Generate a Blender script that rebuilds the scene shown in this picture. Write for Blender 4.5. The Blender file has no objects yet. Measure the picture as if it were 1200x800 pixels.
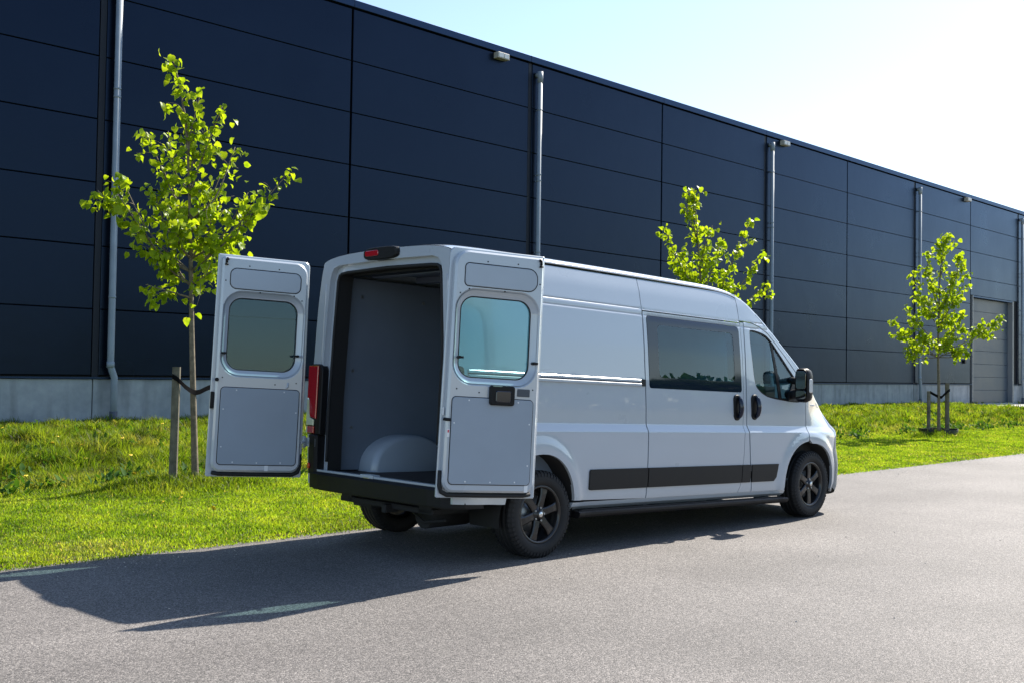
import bpy, bmesh, math, random
import numpy as np
from mathutils import Vector, Matrix
from mathutils.geometry import delaunay_2d_cdt
R = math.radians
rng = np.random.default_rng(7)
random.seed(7)
scn = bpy.context.scene
COL = scn.collection

# ------------------------------------------------------------------ camera
CAM_H = 1.4628
YAW, PIT, ROL = 0.78276, 0.02935, 0.014764
cam = bpy.data.cameras.new('camera')
cam.sensor_width = 36.0
cam.lens = 36.0 * 1261.88 / 1200.0
cam.clip_start, cam.clip_end = 0.05, 3000.0
camo = bpy.data.objects.new('camera', cam)
COL.objects.link(camo)
F = Vector((math.cos(YAW) * math.cos(PIT), math.sin(YAW) * math.cos(PIT), math.sin(PIT)))
RT = Vector((math.sin(YAW), -math.cos(YAW), 0))
UP = RT.cross(F)
r2 = math.cos(ROL) * RT + math.sin(ROL) * UP
u2 = -math.sin(ROL) * RT + math.cos(ROL) * UP
M = Matrix((r2, u2, -F)).transposed().to_4x4()
M.translation = Vector((0, 0, CAM_H))
camo.matrix_world = M
scn.camera = camo

# ------------------------------------------------------------------ sky, sun, exposure
SUN_AZ, SUN_EL = R(3.4), R(42.7)          # azimuth measured from +X towards +Y
world = bpy.data.worlds.new('World')
scn.world = world
world.use_nodes = True
wn = world.node_tree.nodes
sky = wn.new('ShaderNodeTexSky')
sky.sky_type = 'NISHITA'
sky.sun_disc = False
sky.sun_elevation = SUN_EL
sky.sun_rotation = R(90) - SUN_AZ
sky.altitude = 0
sky.air_density = 1.0
sky.dust_density = 0.5
sky.ozone_density = 1.4
bg = wn['Background']
bg.inputs['Strength'].default_value = 0.102
world.node_tree.links.new(sky.outputs[0], bg.inputs[0])
sl = bpy.data.lights.new('sun', 'SUN')
sl.energy = 5.0
sl.angle = R(0.53)
sl.color = (1.0, 0.93, 0.83)
slo = bpy.data.objects.new('sun', sl)
COL.objects.link(slo)
sdir = Vector((math.cos(SUN_EL) * math.cos(SUN_AZ), math.cos(SUN_EL) * math.sin(SUN_AZ), math.sin(SUN_EL)))
slo.rotation_euler = sdir.to_track_quat('Z', 'Y').to_euler()
slo.location = (20, 0, 30)
scn.view_settings.view_transform = 'Standard'
scn.view_settings.look = 'None'
scn.view_settings.gamma = 1.0
scn.view_settings.exposure = 1.18

# ------------------------------------------------------------------ materials
MATS = {}
def nmat(name):
    m = bpy.data.materials.new(name)
    m.use_nodes = True
    MATS[name] = m
    return m, m.node_tree.nodes, m.node_tree.links, m.node_tree.nodes['Principled BSDF']

def plain(name, col, rough=0.5, metal=0.0, coat=0.0, var=0.0, vscale=6.0, bump=0.0, bscale=200.0, spec=0.5, bdist=0.004):
    m, N, L, P = nmat(name)
    P.inputs['Base Color'].default_value = (*col, 1)
    P.inputs['Roughness'].default_value = rough
    P.inputs['Metallic'].default_value = metal
    P.inputs['Coat Weight'].default_value = coat
    P.inputs['Coat Roughness'].default_value = 0.025
    P.inputs['Coat IOR'].default_value = 1.6
    P.inputs['Specular IOR Level'].default_value = spec
    if var or bump:
        tc = N.new('ShaderNodeNewGeometry')
    if var:
        n = N.new('ShaderNodeTexNoise'); n.inputs['Scale'].default_value = vscale; n.inputs['Detail'].default_value = 6
        L.new(tc.outputs['Position'], n.inputs['Vector'])
        mr = N.new('ShaderNodeMapRange')
        mr.inputs['From Min'].default_value = 0.3; mr.inputs['From Max'].default_value = 0.7
        mr.inputs['To Min'].default_value = 1 - var; mr.inputs['To Max'].default_value = 1 + var
        L.new(n.outputs['Fac'], mr.inputs['Value'])
        mx = N.new('ShaderNodeVectorMath'); mx.operation = 'SCALE'
        mx.inputs[0].default_value = col
        L.new(mr.outputs[0], mx.inputs['Scale'])
        L.new(mx.outputs[0], P.inputs['Base Color'])
        mr2 = N.new('ShaderNodeMapRange')
        mr2.inputs['To Min'].default_value = max(0.02, rough - 0.08); mr2.inputs['To Max'].default_value = min(1, rough + 0.08)
        L.new(n.outputs['Fac'], mr2.inputs['Value'])
        L.new(mr2.outputs[0], P.inputs['Roughness'])
    if bump:
        b = N.new('ShaderNodeTexNoise'); b.inputs['Scale'].default_value = bscale; b.inputs['Detail'].default_value = 3
        L.new(tc.outputs['Position'], b.inputs['Vector'])
        bp = N.new('ShaderNodeBump'); bp.inputs['Strength'].default_value = bump; bp.inputs['Distance'].default_value = bdist
        L.new(b.outputs['Fac'], bp.inputs['Height'])
        L.new(bp.outputs[0], P.inputs['Normal'])
    return m

PAINT = plain('van_paint', (0.41, 0.455, 0.505), 0.30, 0.0, 1.0, var=0.012, vscale=2.0, bump=0.10, bscale=2.6, bdist=0.004)
PAINT_IN = plain('inner_paint', (0.34, 0.39, 0.45), 0.4, 0.0, 0.4, var=0.03, vscale=4.0)
LINING = plain('grey_lining', (0.155, 0.19, 0.245), 0.45, var=0.06, vscale=3.0)
DOORLINE = plain('door_lining', (0.29, 0.335, 0.39), 0.5, var=0.04, vscale=3.0)
BLACKP = plain('black_plastic', (0.006, 0.006, 0.007), 0.5, var=0.15, vscale=8, bump=0.15, bscale=500, spec=0.25)
BLACKG = plain('black_gloss', (0.006, 0.012, 0.028), 0.05, coat=0.0, spec=0.5)  # blue in the base stands in for reflected sky
STRIP = plain('moulding_black', (0.010, 0.010, 0.011), 0.55, var=0.1, spec=0.3)
RUBBER = plain('rubber', (0.012, 0.012, 0.013), 0.75, var=0.2, vscale=12, bump=0.3, bscale=300)
TYRE = plain('tyre', (0.006, 0.006, 0.007), 0.75, var=0.2, vscale=15, bump=0.4, bscale=150)
RIM = plain('rim_black', (0.008, 0.008, 0.009), 0.3, metal=0.0, coat=0.2)
CHROME = plain('bright_metal', (0.62, 0.63, 0.64), 0.3, metal=1.0)
STEEL = plain('dull_steel', (0.35, 0.36, 0.37), 0.45, metal=0.9, var=0.1)
DARKIN = plain('underbody', (0.012, 0.012, 0.013), 0.8)
REDL = plain('red_lens', (0.42, 0.006, 0.012), 0.12, coat=1.0)
REDB = plain('red_reflector', (0.75, 0.01, 0.03), 0.15, coat=1.0)
CLEARL = plain('clear_lens', (0.62, 0.66, 0.45), 0.15, coat=1.0)
LENSW = plain('indicator_lens', (0.7, 0.7, 0.7), 0.12, coat=1.0)
FLOORM = plain('cargo_floor', (0.035, 0.028, 0.028), 0.7, var=0.2)
SEATM = plain('seat_fabric', (0.05, 0.055, 0.06), 0.85, var=0.2, vscale=30)
CABLIGHT = plain('cab_trim', (0.34, 0.40, 0.43), 0.7, var=0.05)
WHITE = plain('white_label', (0.75, 0.75, 0.75), 0.5)
REDST = plain('red_label', (0.6, 0.05, 0.08), 0.5)
WALLM = plain('anthracite_panel', (0.0065, 0.0125, 0.0265), 0.30, metal=0.75, var=0.10, vscale=0.5, spec=0.5, bump=0.5, bscale=1.1, bdist=0.012)
TRIM = plain('parapet_metal', (0.018, 0.034, 0.07), 0.36, metal=0.75)
for m_ in (WALLM, TRIM):
    m_.node_tree.nodes['Principled BSDF'].inputs['Specular Tint'].default_value = (0.68, 0.80, 1.0, 1)   # blue of the reflected sky put into the sheen and base colours
JOINT = plain('joint_dark', (0.006, 0.007, 0.009), 0.8)
PIPEM = plain('zinc_pipe', (0.23, 0.275, 0.32), 0.6, metal=0.0, var=0.1, vscale=3)
PIPED = plain('pipe_sleeve', (0.07, 0.08, 0.10), 0.6)
GDOOR = plain('garage_grey', (0.045, 0.066, 0.092), 0.45, var=0.05, vscale=1.0)
JAMB = plain('jamb_metal', (0.16, 0.18, 0.20), 0.4)
LAMPM = plain('lamp_housing', (0.40, 0.38, 0.33), 0.5)
STRAP = plain('strap_black', (0.006, 0.006, 0.007), 0.9, spec=0.05)

def glass(name, tint, ior=1.5, rough=0.0):
    m = bpy.data.materials.new(name); m.use_nodes = True
    N, L = m.node_tree.nodes, m.node_tree.links
    N.remove(N['Principled BSDF'])
    t = N.new('ShaderNodeBsdfTransparent'); t.inputs[0].default_value = (*tint, 1)
    g = N.new('ShaderNodeBsdfGlossy'); g.inputs['Roughness'].default_value = rough
    g.inputs['Color'].default_value = (0.78, 0.9, 1, 1)  # reflections tinted blue in place of a bluer sky
    lw = N.new('ShaderNodeLayerWeight'); lw.inputs['Blend'].default_value = 0.5      # facing term, same from both sides
    pw = N.new('ShaderNodeMath'); pw.operation = 'POWER'; pw.inputs[1].default_value = 5.0
    L.new(lw.outputs['Facing'], pw.inputs[0])
    f0 = ((ior - 1) / (ior + 1)) ** 2
    f = N.new('ShaderNodeMath'); f.operation = 'MULTIPLY_ADD'; f.inputs[1].default_value = 1 - f0; f.inputs[2].default_value = f0
    L.new(pw.outputs[0], f.inputs[0])
    mx = N.new('ShaderNodeMixShader')
    L.new(f.outputs[0], mx.inputs[0]); L.new(t.outputs[0], mx.inputs[1]); L.new(g.outputs[0], mx.inputs[2])
    L.new(mx.outputs[0], N['Material Output'].inputs['Surface'])
    return m
GLASS_D = glass('door_glass', (0.64, 0.84, 0.86), 1.5)
GLASS_S = glass('side_glass', (0.32, 0.56, 0.66), 1.7)
GLASS_W = glass('wind_glass', (0.75, 0.85, 0.82), 1.5)

def concrete():
    m, N, L, P = nmat('concrete')
    tc = N.new('ShaderNodeTexCoord')
    geo = N.new('ShaderNodeNewGeometry')
    n1 = N.new('ShaderNodeTexNoise'); n1.inputs['Scale'].default_value = 1.3; n1.inputs['Detail'].default_value = 8; n1.inputs['Roughness'].default_value = 0.65
    n2 = N.new('ShaderNodeTexNoise'); n2.inputs['Scale'].default_value = 30; n2.inputs['Detail'].default_value = 4
    mp = N.new('ShaderNodeMapping'); mp.inputs['Scale'].default_value = (2.6, 2.6, 0.35)
    n3 = N.new('ShaderNodeTexNoise'); n3.inputs['Scale'].default_value = 1.0; n3.inputs['Detail'].default_value = 5
    L.new(geo.outputs['Position'], n1.inputs['Vector']); L.new(geo.outputs['Position'], n2.inputs['Vector'])
    L.new(geo.outputs['Position'], mp.inputs['Vector']); L.new(mp.outputs[0], n3.inputs['Vector'])
    cr = N.new('ShaderNodeValToRGB')
    cr.color_ramp.elements[0].position = 0.35; cr.color_ramp.elements[0].color = (0.23, 0.255, 0.275, 1)  # cool cast of the shade put into both concrete tones
    cr.color_ramp.elements[1].position = 0.68; cr.color_ramp.elements[1].color = (0.36, 0.385, 0.40, 1)
    L.new(n1.outputs['Fac'], cr.inputs[0])
    st = N.new('ShaderNodeMapRange'); st.inputs['From Min'].default_value = 0.5; st.inputs['From Max'].default_value = 0.75
    st.inputs['To Min'].default_value = 1.0; st.inputs['To Max'].default_value = 0.6
    L.new(n3.outputs['Fac'], st.inputs['Value'])
    mx = N.new('ShaderNodeVectorMath'); mx.operation = 'SCALE'
    L.new(cr.outputs[0], mx.inputs[0]); L.new(st.outputs[0], mx.inputs['Scale'])
    L.new(mx.outputs[0], P.inputs['Base Color'])
    P.inputs['Roughness'].default_value = 0.85
    b = N.new('ShaderNodeBump'); b.inputs['Strength'].default_value = 0.2; b.inputs['Distance'].default_value = 0.01
    L.new(n2.outputs['Fac'], b.inputs['Height']); L.new(b.outputs[0], P.inputs['Normal'])
    return m
CONC = concrete()

def asphalt():
    m, N, L, P = nmat('asphalt')
    geo = N.new('ShaderNodeNewGeometry')
    v = N.new('ShaderNodeTexVoronoi'); v.inputs['Scale'].default_value = 130
    v2 = N.new('ShaderNodeTexVoronoi'); v2.inputs['Scale'].default_value = 210
    n = N.new('ShaderNodeTexNoise'); n.inputs['Scale'].default_value = 0.55; n.inputs['Detail'].default_value = 7
    mp = N.new('ShaderNodeMapping'); mp.inputs['Scale'].default_value = (0.10, 1.1, 1)
    ns = N.new('ShaderNodeTexNoise'); ns.inputs['Scale'].default_value = 1.0; ns.inputs['Detail'].default_value = 4
    for a in (v, v2, n): L.new(geo.outputs['Position'], a.inputs['Vector'])
    L.new(geo.outputs['Position'], mp.inputs['Vector']); L.new(mp.outputs[0], ns.inputs['Vector'])
    sep = N.new('ShaderNodeSeparateColor'); L.new(v.outputs['Color'], sep.inputs[0])
    sep2 = N.new('ShaderNodeSeparateColor'); L.new(v2.outputs['Color'], sep2.inputs[0])
    mix = N.new('ShaderNodeMath'); mix.operation = 'MULTIPLY_ADD'; mix.inputs[1].default_value = 0.62
    ml = N.new('ShaderNodeMath'); ml.operation = 'MULTIPLY'; ml.inputs[1].default_value = 0.38
    L.new(sep2.outputs[0], ml.inputs[0]); L.new(sep.outputs[0], mix.inputs[0]); L.new(ml.outputs[0], mix.inputs[2])
    cr = N.new('ShaderNodeValToRGB')
    e = cr.color_ramp.elements
    e[0].position = 0.0; e[0].color = (0.036, 0.034, 0.033, 1)
    e[1].position = 1.0; e[1].color = (0.31, 0.285, 0.265, 1)
    x = e.new(0.5); x.color = (0.112, 0.104, 0.099, 1)
    L.new(mix.outputs[0], cr.inputs[0])
    mr = N.new('ShaderNodeMapRange'); mr.inputs['From Min'].default_value = 0.3; mr.inputs['From Max'].default_value = 0.7
    mr.inputs['To Min'].default_value = 0.80; mr.inputs['To Max'].default_value = 1.18
    L.new(n.outputs['Fac'], mr.inputs['Value'])
    mr3 = N.new('ShaderNodeMapRange'); mr3.inputs['From Min'].default_value = 0.35; mr3.inputs['From Max'].default_value = 0.65
    mr3.inputs['To Min'].default_value = 0.93; mr3.inputs['To Max'].default_value = 1.07
    L.new(ns.outputs['Fac'], mr3.inputs['Value'])
    mm = N.new('ShaderNodeMath'); mm.operation = 'MULTIPLY'
    L.new(mr.outputs[0], mm.inputs[0]); L.new(mr3.outputs[0], mm.inputs[1])
    sc = N.new('ShaderNodeVectorMath'); sc.operation = 'SCALE'
    L.new(cr.outputs[0], sc.inputs[0]); L.new(mm.outputs[0], sc.inputs['Scale'])
    L.new(sc.outputs[0], P.inputs['Base Color'])
    P.inputs['Roughness'].default_value = 0.75
    P.inputs['Specular IOR Level'].default_value = 0.35
    b = N.new('ShaderNodeBump'); b.inputs['Strength'].default_value = 0.55; b.inputs['Distance'].default_value = 0.006
    L.new(v.outputs['Distance'], b.inputs['Height']); b.invert = True
    L.new(b.outputs[0], P.inputs['Normal'])
    return m
ASPH = asphalt()

def soil():
    m, N, L, P = nmat('turf_soil')
    geo = N.new('ShaderNodeNewGeometry')
    n = N.new('ShaderNodeTexNoise'); n.inputs['Scale'].default_value = 3; n.inputs['Detail'].default_value = 8
    L.new(geo.outputs['Position'], n.inputs['Vector'])
    cr = N.new('ShaderNodeValToRGB')
    cr.color_ramp.elements[0].position = 0.35; cr.color_ramp.elements[0].color = (0.07, 0.055, 0.025, 1)
    cr.color_ramp.elements[1].position = 0.7; cr.color_ramp.elements[1].color = (0.10, 0.12, 0.03, 1)
    L.new(n.outputs['Fac'], cr.inputs[0]); L.new(cr.outputs[0], P.inputs['Base Color'])
    P.inputs['Roughness'].default_value = 0.95
    P.inputs['Specular IOR Level'].default_value = 0.1
    return m
SOIL = soil()

def leafy(name, c0, c1, c2, scale, trans, rough=0.5, dry=None):
    """foliage: diffuse + translucent, colour varying from plant to plant"""
    m = bpy.data.materials.new(name); m.use_nodes = True
    N, L = m.node_tree.nodes, m.node_tree.links
    P = N['Principled BSDF']
    geo = N.new('ShaderNodeNewGeometry')
    n = N.new('ShaderNodeTexNoise'); n.inputs['Scale'].default_value = scale; n.inputs['Detail'].default_value = 3
    L.new(geo.outputs['Position'], n.inputs['Vector'])
    cr = N.new('ShaderNodeValToRGB')
    e = cr.color_ramp.elements
    e[0].position = 0.30; e[0].color = (*c0, 1)
    e[1].position = 0.72; e[1].color = (*c2, 1)
    x = e.new(0.5); x.color = (*c1, 1)
    L.new(n.outputs['Fac'], cr.inputs[0])
    out = cr.outputs[0]
    if dry:
        at = N.new('ShaderNodeAttribute'); at.attribute_name = 'dry'
        mx = N.new('ShaderNodeMix'); mx.data_type = 'RGBA'
        L.new(at.outputs['Fac'], mx.inputs['Factor']); L.new(out, mx.inputs['A']); mx.inputs['B'].default_value = (*dry, 1)
        out = mx.outputs['Result']
        at2 = N.new('ShaderNodeAttribute'); at2.attribute_name = 'tone'
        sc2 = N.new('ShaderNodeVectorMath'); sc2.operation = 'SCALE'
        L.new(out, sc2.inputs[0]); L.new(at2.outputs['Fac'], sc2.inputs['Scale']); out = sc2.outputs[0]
    L.new(out, P.inputs['Base Color'])
    P.inputs['Roughness'].default_value = rough
    P.inputs['Specular IOR Level'].default_value = 0.15
    t = N.new('ShaderNodeBsdfTranslucent')
    sc = N.new('ShaderNodeVectorMath'); sc.operation = 'MULTIPLY'
    sc.inputs[1].default_value = (1.7, 1.6, 0.55)
    L.new(out, sc.inputs[0]); L.new(sc.outputs[0], t.inputs['Color'])
    mx2 = N.new('ShaderNodeMixShader'); mx2.inputs[0].default_value = trans
    L.new(P.outputs[0], mx2.inputs[1]); L.new(t.outputs[0], mx2.inputs[2])
    L.new(mx2.outputs[0], N['Material Output'].inputs['Surface'])
    return m
GRASS = leafy('grass_blades', (0.082, 0.158, 0.013), (0.18, 0.28, 0.022), (0.285, 0.365, 0.038), 1.7, 0.5, 0.5, dry=(0.42, 0.36, 0.15))
LEAF = leafy('lime_leaf', (0.13, 0.22, 0.010), (0.24, 0.34, 0.016), (0.36, 0.43, 0.03), 9.0, 0.5, 0.4)
WEED = leafy('weed_leaf', (0.025, 0.07, 0.012), (0.045, 0.11, 0.015), (0.08, 0.16, 0.02), 4.0, 0.35, 0.75)
BARK = plain('bark', (0.16, 0.13, 0.09), 0.85, var=0.35, vscale=22, bump=0.5, bscale=60)
STAKE = plain('stake_wood', (0.13, 0.115, 0.085), 0.85, var=0.4, vscale=9, bump=0.5, bscale=70)
YELLOW = plain('petal_yellow', (0.75, 0.52, 0.01), 0.6)

# ------------------------------------------------------------------ mesh helpers
def link(name, me, mat, parent=None):
    o = bpy.data.objects.new(name, me)
    COL.objects.link(o)
    if mat is not None and len(me.materials) == 0:
        me.materials.append(mat)
    if parent is not None:
        o.parent = parent
    return o

def pymesh(name, v, f, smooth=False):
    me = bpy.data.meshes.new(name)
    me.from_pydata([tuple(map(float, p)) for p in v], [], f)
    if smooth is True:
        me.polygons.foreach_set('use_smooth', [True] * len(f))
    elif smooth is not False:
        me.polygons.foreach_set('use_smooth', list(smooth))
    me.update()
    return me

def empty(name, loc=(0, 0, 0), rz=0.0, label=None, cat=None, group=None, parent=None):
    o = bpy.data.objects.new(name, None)
    o.empty_display_size = 0.2
    COL.objects.link(o)
    o.location = loc
    o.rotation_euler = (0, 0, rz)
    if parent: o.parent = parent
    tag(o, label, cat, group)
    return o

def tag(o, label=None, cat=None, group=None, kind=None):
    if label: o['label'] = label
    if cat: o['category'] = cat
    if group: o['group'] = group
    if kind: o['kind'] = kind
    return o

class MB:
    """collects shapes, builds one mesh"""
    def __init__(s): s.v = []; s.f = []; s.sm = []
    def add(s, v, f, smooth=False):
        b = len(s.v)
        s.v += [tuple(map(float, p)) for p in v]
        s.f += [tuple(i + b for i in q) for q in f]
        s.sm += [smooth] * len(f)
        return s
    def box(s, x0, x1, y0, y1, z0, z1, b=0.0):
        """box with chamfered edges"""
        if b <= 0:
            v = [(x, y, z) for x in (x0, x1) for y in (y0, y1) for z in (z0, z1)]
            f = [(0, 1, 3, 2), (4, 6, 7, 5), (0, 4, 5, 1), (2, 3, 7, 6), (0, 2, 6, 4), (1, 5, 7, 3)]
            return s.add(v, f)
        bm = bmesh.new()
        bmesh.ops.create_cube(bm, size=1.0)
        for w in bm.verts:
            w.co = Vector(((x0 + x1) / 2 + w.co.x * (x1 - x0), (y0 + y1) / 2 + w.co.y * (y1 - y0), (z0 + z1) / 2 + w.co.z * (z1 - z0)))
        bmesh.ops.bevel(bm, geom=list(bm.edges), offset=b, segments=2, profile=0.5, affect='EDGES', clamp_overlap=True)
        bm.verts.ensure_lookup_table()
        s.add([w.co for w in bm.verts], [tuple(w.index for w in q.verts) for q in bm.faces])
        bm.free()
        return s
    def tube(s, pts, rad, n=10, cap=True, smooth=True):
        pts = [Vector(p) for p in pts]
        rad = [rad] * len(pts) if not hasattr(rad, '__len__') else rad
        b = len(s.v); t0 = None
        V = []
        for i, p in enumerate(pts):
            a = pts[max(0, i - 1)]; c = pts[min(len(pts) - 1, i + 1)]
            t = (c - a).normalized()
            if t0 is None:
                ref = Vector((0, 0, 1)) if abs(t.z) < 0.9 else Vector((1, 0, 0))
                x = t.cross(ref).normalized()
            else:
                x = (x - t * x.dot(t)).normalized()
            t0 = t
            y = t.cross(x)
            for k in range(n):
                an = 2 * math.pi * k / n
                V.append(p + (x * math.cos(an) + y * math.sin(an)) * rad[i])
        Fs = []
        for i in range(len(pts) - 1):
            for k in range(n):
                Fs.append((i * n + k, i * n + (k + 1) % n, (i + 1) * n + (k + 1) % n, (i + 1) * n + k))
        s.add(V, Fs, smooth)
        if cap:
            s.f += [tuple(b + k for k in range(n))[::-1], tuple(b + (len(pts) - 1) * n + k for k in range(n))]
            s.sm += [False, False]
        return s
    def revolve(s, prof, axis_pt=(0, 0, 0), n=48, smooth=True, close=False):
        """profile (radius, y) turned about the y axis through axis_pt"""
        V = []; m = len(prof)
        for k in range(n):
            a = 2 * math.pi * k / n
            for r, y in prof:
                V.append((axis_pt[0] + r * math.cos(a), axis_pt[1] + y, axis_pt[2] + r * math.sin(a)))
        Fs = []
        rr = range(m if close else m - 1)
        for k in range(n):
            for i in rr:
                Fs.append((k * m + i, k * m + (i + 1) % m, ((k + 1) % n) * m + (i + 1) % m, ((k + 1) % n) * m + i))
        return s.add(V, Fs, smooth)
    def build(s, name, mat, parent=None):
        me = pymesh(name, s.v, s.f, s.sm)
        return link(name, me, mat, parent)

def in_poly(px, py, poly):
    poly = np.asarray(poly); n = len(poly)
    c = np.zeros(len(px), bool)
    j = n - 1
    for i in range(n):
        xi, yi = poly[i]; xj, yj = poly[j]
        if yi != yj:
            hit = ((yi > py) != (yj > py)) & (px < (xj - xi) * (py - yi) / (yj - yi) + xi)
            c ^= hit
        j = i
    return c

def resample(poly, step):
    out = []
    n = len(poly)
    for i in range(n):
        a = np.array(poly[i]); b = np.array(poly[(i + 1) % n])
        d = np.linalg.norm(b - a)
        k = max(1, int(math.ceil(d / step - 1e-6)))
        for q in range(k):
            out.append(tuple(a + (b - a) * q / k))
    return out

def seg_dist(px, py, poly):
    d = np.full(len(px), 1e9); n = len(poly)
    P = np.asarray(poly)
    for i in range(n):
        a = P[i]; b = P[(i + 1) % n]; ab = b - a; L2 = ab @ ab + 1e-12
        t = np.clip(((px - a[0]) * ab[0] + (py - a[1]) * ab[1]) / L2, 0, 1)
        d = np.minimum(d, np.hypot(px - a[0] - t * ab[0], py - a[1] - t * ab[1]))
    return d

def triangulate(outline, holes=(), step=None, rows=None, cols=None):
    """2D triangulation with holes; grid points inside when step is given"""
    loops = [list(outline)] + [list(h) for h in holes]
    if step:
        loops = [resample(l, min(step, 0.014)) for l in loops]
    pts = []; edges = []; lidx = []
    for l in loops:
        b = len(pts)
        pts += l
        edges += [(b + i, b + (i + 1) % len(l)) for i in range(len(l))]
        lidx.append(list(range(b, b + len(l))))
    if step:
        o = np.array(loops[0])
        xs = np.arange(o[:, 0].min(), o[:, 0].max(), step) if cols is None else np.asarray(cols)
        zs = np.arange(o[:, 1].min(), o[:, 1].max(), step) if rows is None else np.asarray(rows)
        gx, gz = np.meshgrid(xs, zs); gx = gx.ravel(); gz = gz.ravel()
        k = in_poly(gx, gz, loops[0]); gx, gz = gx[k], gz[k]
        for h in loops[1:]:
            k = ~in_poly(gx, gz, h); gx, gz = gx[k], gz[k]
        dm = np.min([seg_dist(gx, gz, l) for l in loops], axis=0)
        k = dm > 0.004; gx, gz = gx[k], gz[k]
        pts = pts + list(zip(gx, gz))
    res = delaunay_2d_cdt([Vector((float(a), float(b))) for a, b in pts], edges, [], 1, 1e-5)
    V = np.array([(v.x, v.y) for v in res[0]]); T = [tuple(f) for f in res[2]]
    orig = res[3]
    omap = {}
    for i, lst in enumerate(orig):
        for q in lst: omap[q] = i
    C = np.array([V[list(t)].mean(axis=0) for t in T])
    keep = in_poly(C[:, 0], C[:, 1], loops[0])
    for h in loops[1:]:
        keep &= ~in_poly(C[:, 0], C[:, 1], h)
    T = [t for t, k in zip(T, keep) if k]
    lidx = [[omap[i] for i in l] for l in lidx]
    # consistent ccw
    T2 = []
    for t in T:
        a, b, c = V[t[0]], V[t[1]], V[t[2]]
        cr = (b[0] - a[0]) * (c[1] - a[1]) - (b[1] - a[1]) * (c[0] - a[0])
        T2.append(t if cr > 0 else t[::-1])
    return V, T2, lidx

def area2(l):
    P = np.asarray(l); return np.sum(P[:, 0] * np.roll(P[:, 1], -1) - np.roll(P[:, 0], -1) * P[:, 1])

def offset_poly(l, d):
    """move a smooth closed loop inward (towards its left for ccw) by d"""
    P = np.asarray(l, float)
    if area2(P) < 0: P = P[::-1]
    a = P - np.roll(P, 1, 0); b = np.roll(P, -1, 0) - P
    a /= np.linalg.norm(a, axis=1)[:, None] + 1e-9; b /= np.linalg.norm(b, axis=1)[:, None] + 1e-9
    na = np.stack([-a[:, 1], a[:, 0]], 1); nb = np.stack([-b[:, 1], b[:, 0]], 1)
    n = na + nb; n /= np.linalg.norm(n, axis=1)[:, None] + 1e-9
    c = np.clip(np.sum(n * na, axis=1), 0.5, 1)
    return P + n * (d / c)[:, None]

def rrect(x0, x1, y0, y1, r, n=6):
    """rounded rectangle, ccw; r one value or four (bl, br, tr, tl)"""
    rs = r if hasattr(r, '__len__') else [r] * 4
    out = []
    for (cx, cy, sx, sy, a0), q in zip([(x0, y0, 1, 1, 180), (x1, y0, -1, 1, 270), (x1, y1, -1, -1, 0), (x0, y1, 1, -1, 90)], rs):
        if q <= 1e-4:
            out.append((cx, cy)); continue
        for k in range(n + 1):
            a = R(a0 + 90 * k / n)
            out.append((cx + sx * q + q * math.cos(a), cy + sy * q + q * math.sin(a)))
    return out

def plate(mb, outline, n0, n1, holes=(), bevel=0.0, fmap=None, back=True):
    """prism of a 2D outline (u, v) between depths n0 < n1 with a chamfer on the n1 side.
       local coordinates returned as (u, v, n)"""
    fmap = fmap or (lambda u, v, n: (u, v, n))
    if area2(outline) < 0: outline = list(outline)[::-1]
    holes = [list(h) if area2(h) > 0 else list(h)[::-1] for h in holes]
    top_o = offset_poly(outline, bevel) if bevel else np.array(outline)
    top_h = [np.array(h) if not bevel else offset_poly(h, -bevel) for h in holes]
    V, T, lidx = triangulate([tuple(p) for p in top_o], [[tuple(p) for p in h] for h in top_h])
    mb.add([fmap(a, b, n1) for a, b in V], T)
    if back:
        V2, T2, _ = triangulate([tuple(p) for p in outline], [[tuple(p) for p in h] for h in holes])
        mb.add([fmap(a, b, n0) for a, b in V2], [t[::-1] for t in T2])
    for k, (l, t) in enumerate(zip([outline] + holes, [top_o] + top_h)):
        n = len(l); l = np.array(l)
        rings = [[fmap(a, b, n0) for a, b in l], [fmap(a, b, n1 - bevel) for a, b in l]]
        if bevel: rings.append([fmap(a, b, n1) for a, b in t])
        fs = []
        for q in range(len(rings) - 1):
            for i in range(n):
                j = (i + 1) % n
                fc = (q * n + i, q * n + j, (q + 1) * n + j, (q + 1) * n + i)
                fs.append(fc if k == 0 else fc[::-1])
        mb.add([p for r_ in rings for p in r_], fs)
    return mb

def catmull(pts, n=8, closed=False):
    P = [np.array(p, float) for p in pts]; out = []
    m = len(P)
    for i in range(m if closed else m - 1):
        p0 = P[(i - 1) % m] if (closed or i > 0) else 2 * P[0] - P[1]
        p1 = P[i]; p2 = P[(i + 1) % m]
        p3 = P[(i + 2) % m] if (closed or i + 2 < m) else 2 * P[-1] - P[-2]
        for k in range(n):
            t = k / n
            out.append(0.5 * (2 * p1 + (p2 - p0) * t + (2 * p0 - 5 * p1 + 4 * p2 - p3) * t * t + (3 * p1 - p0 - 3 * p2 + p3) * t ** 3))
    if not closed: out.append(P[-1])
    return np.array(out)

# ================================================================== THE SETTING
def smooth(a, b, x):
    t = np.clip((np.asarray(x, float) - a) / (b - a), 0, 1)
    return t * t * (3 - 2 * t)

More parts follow.
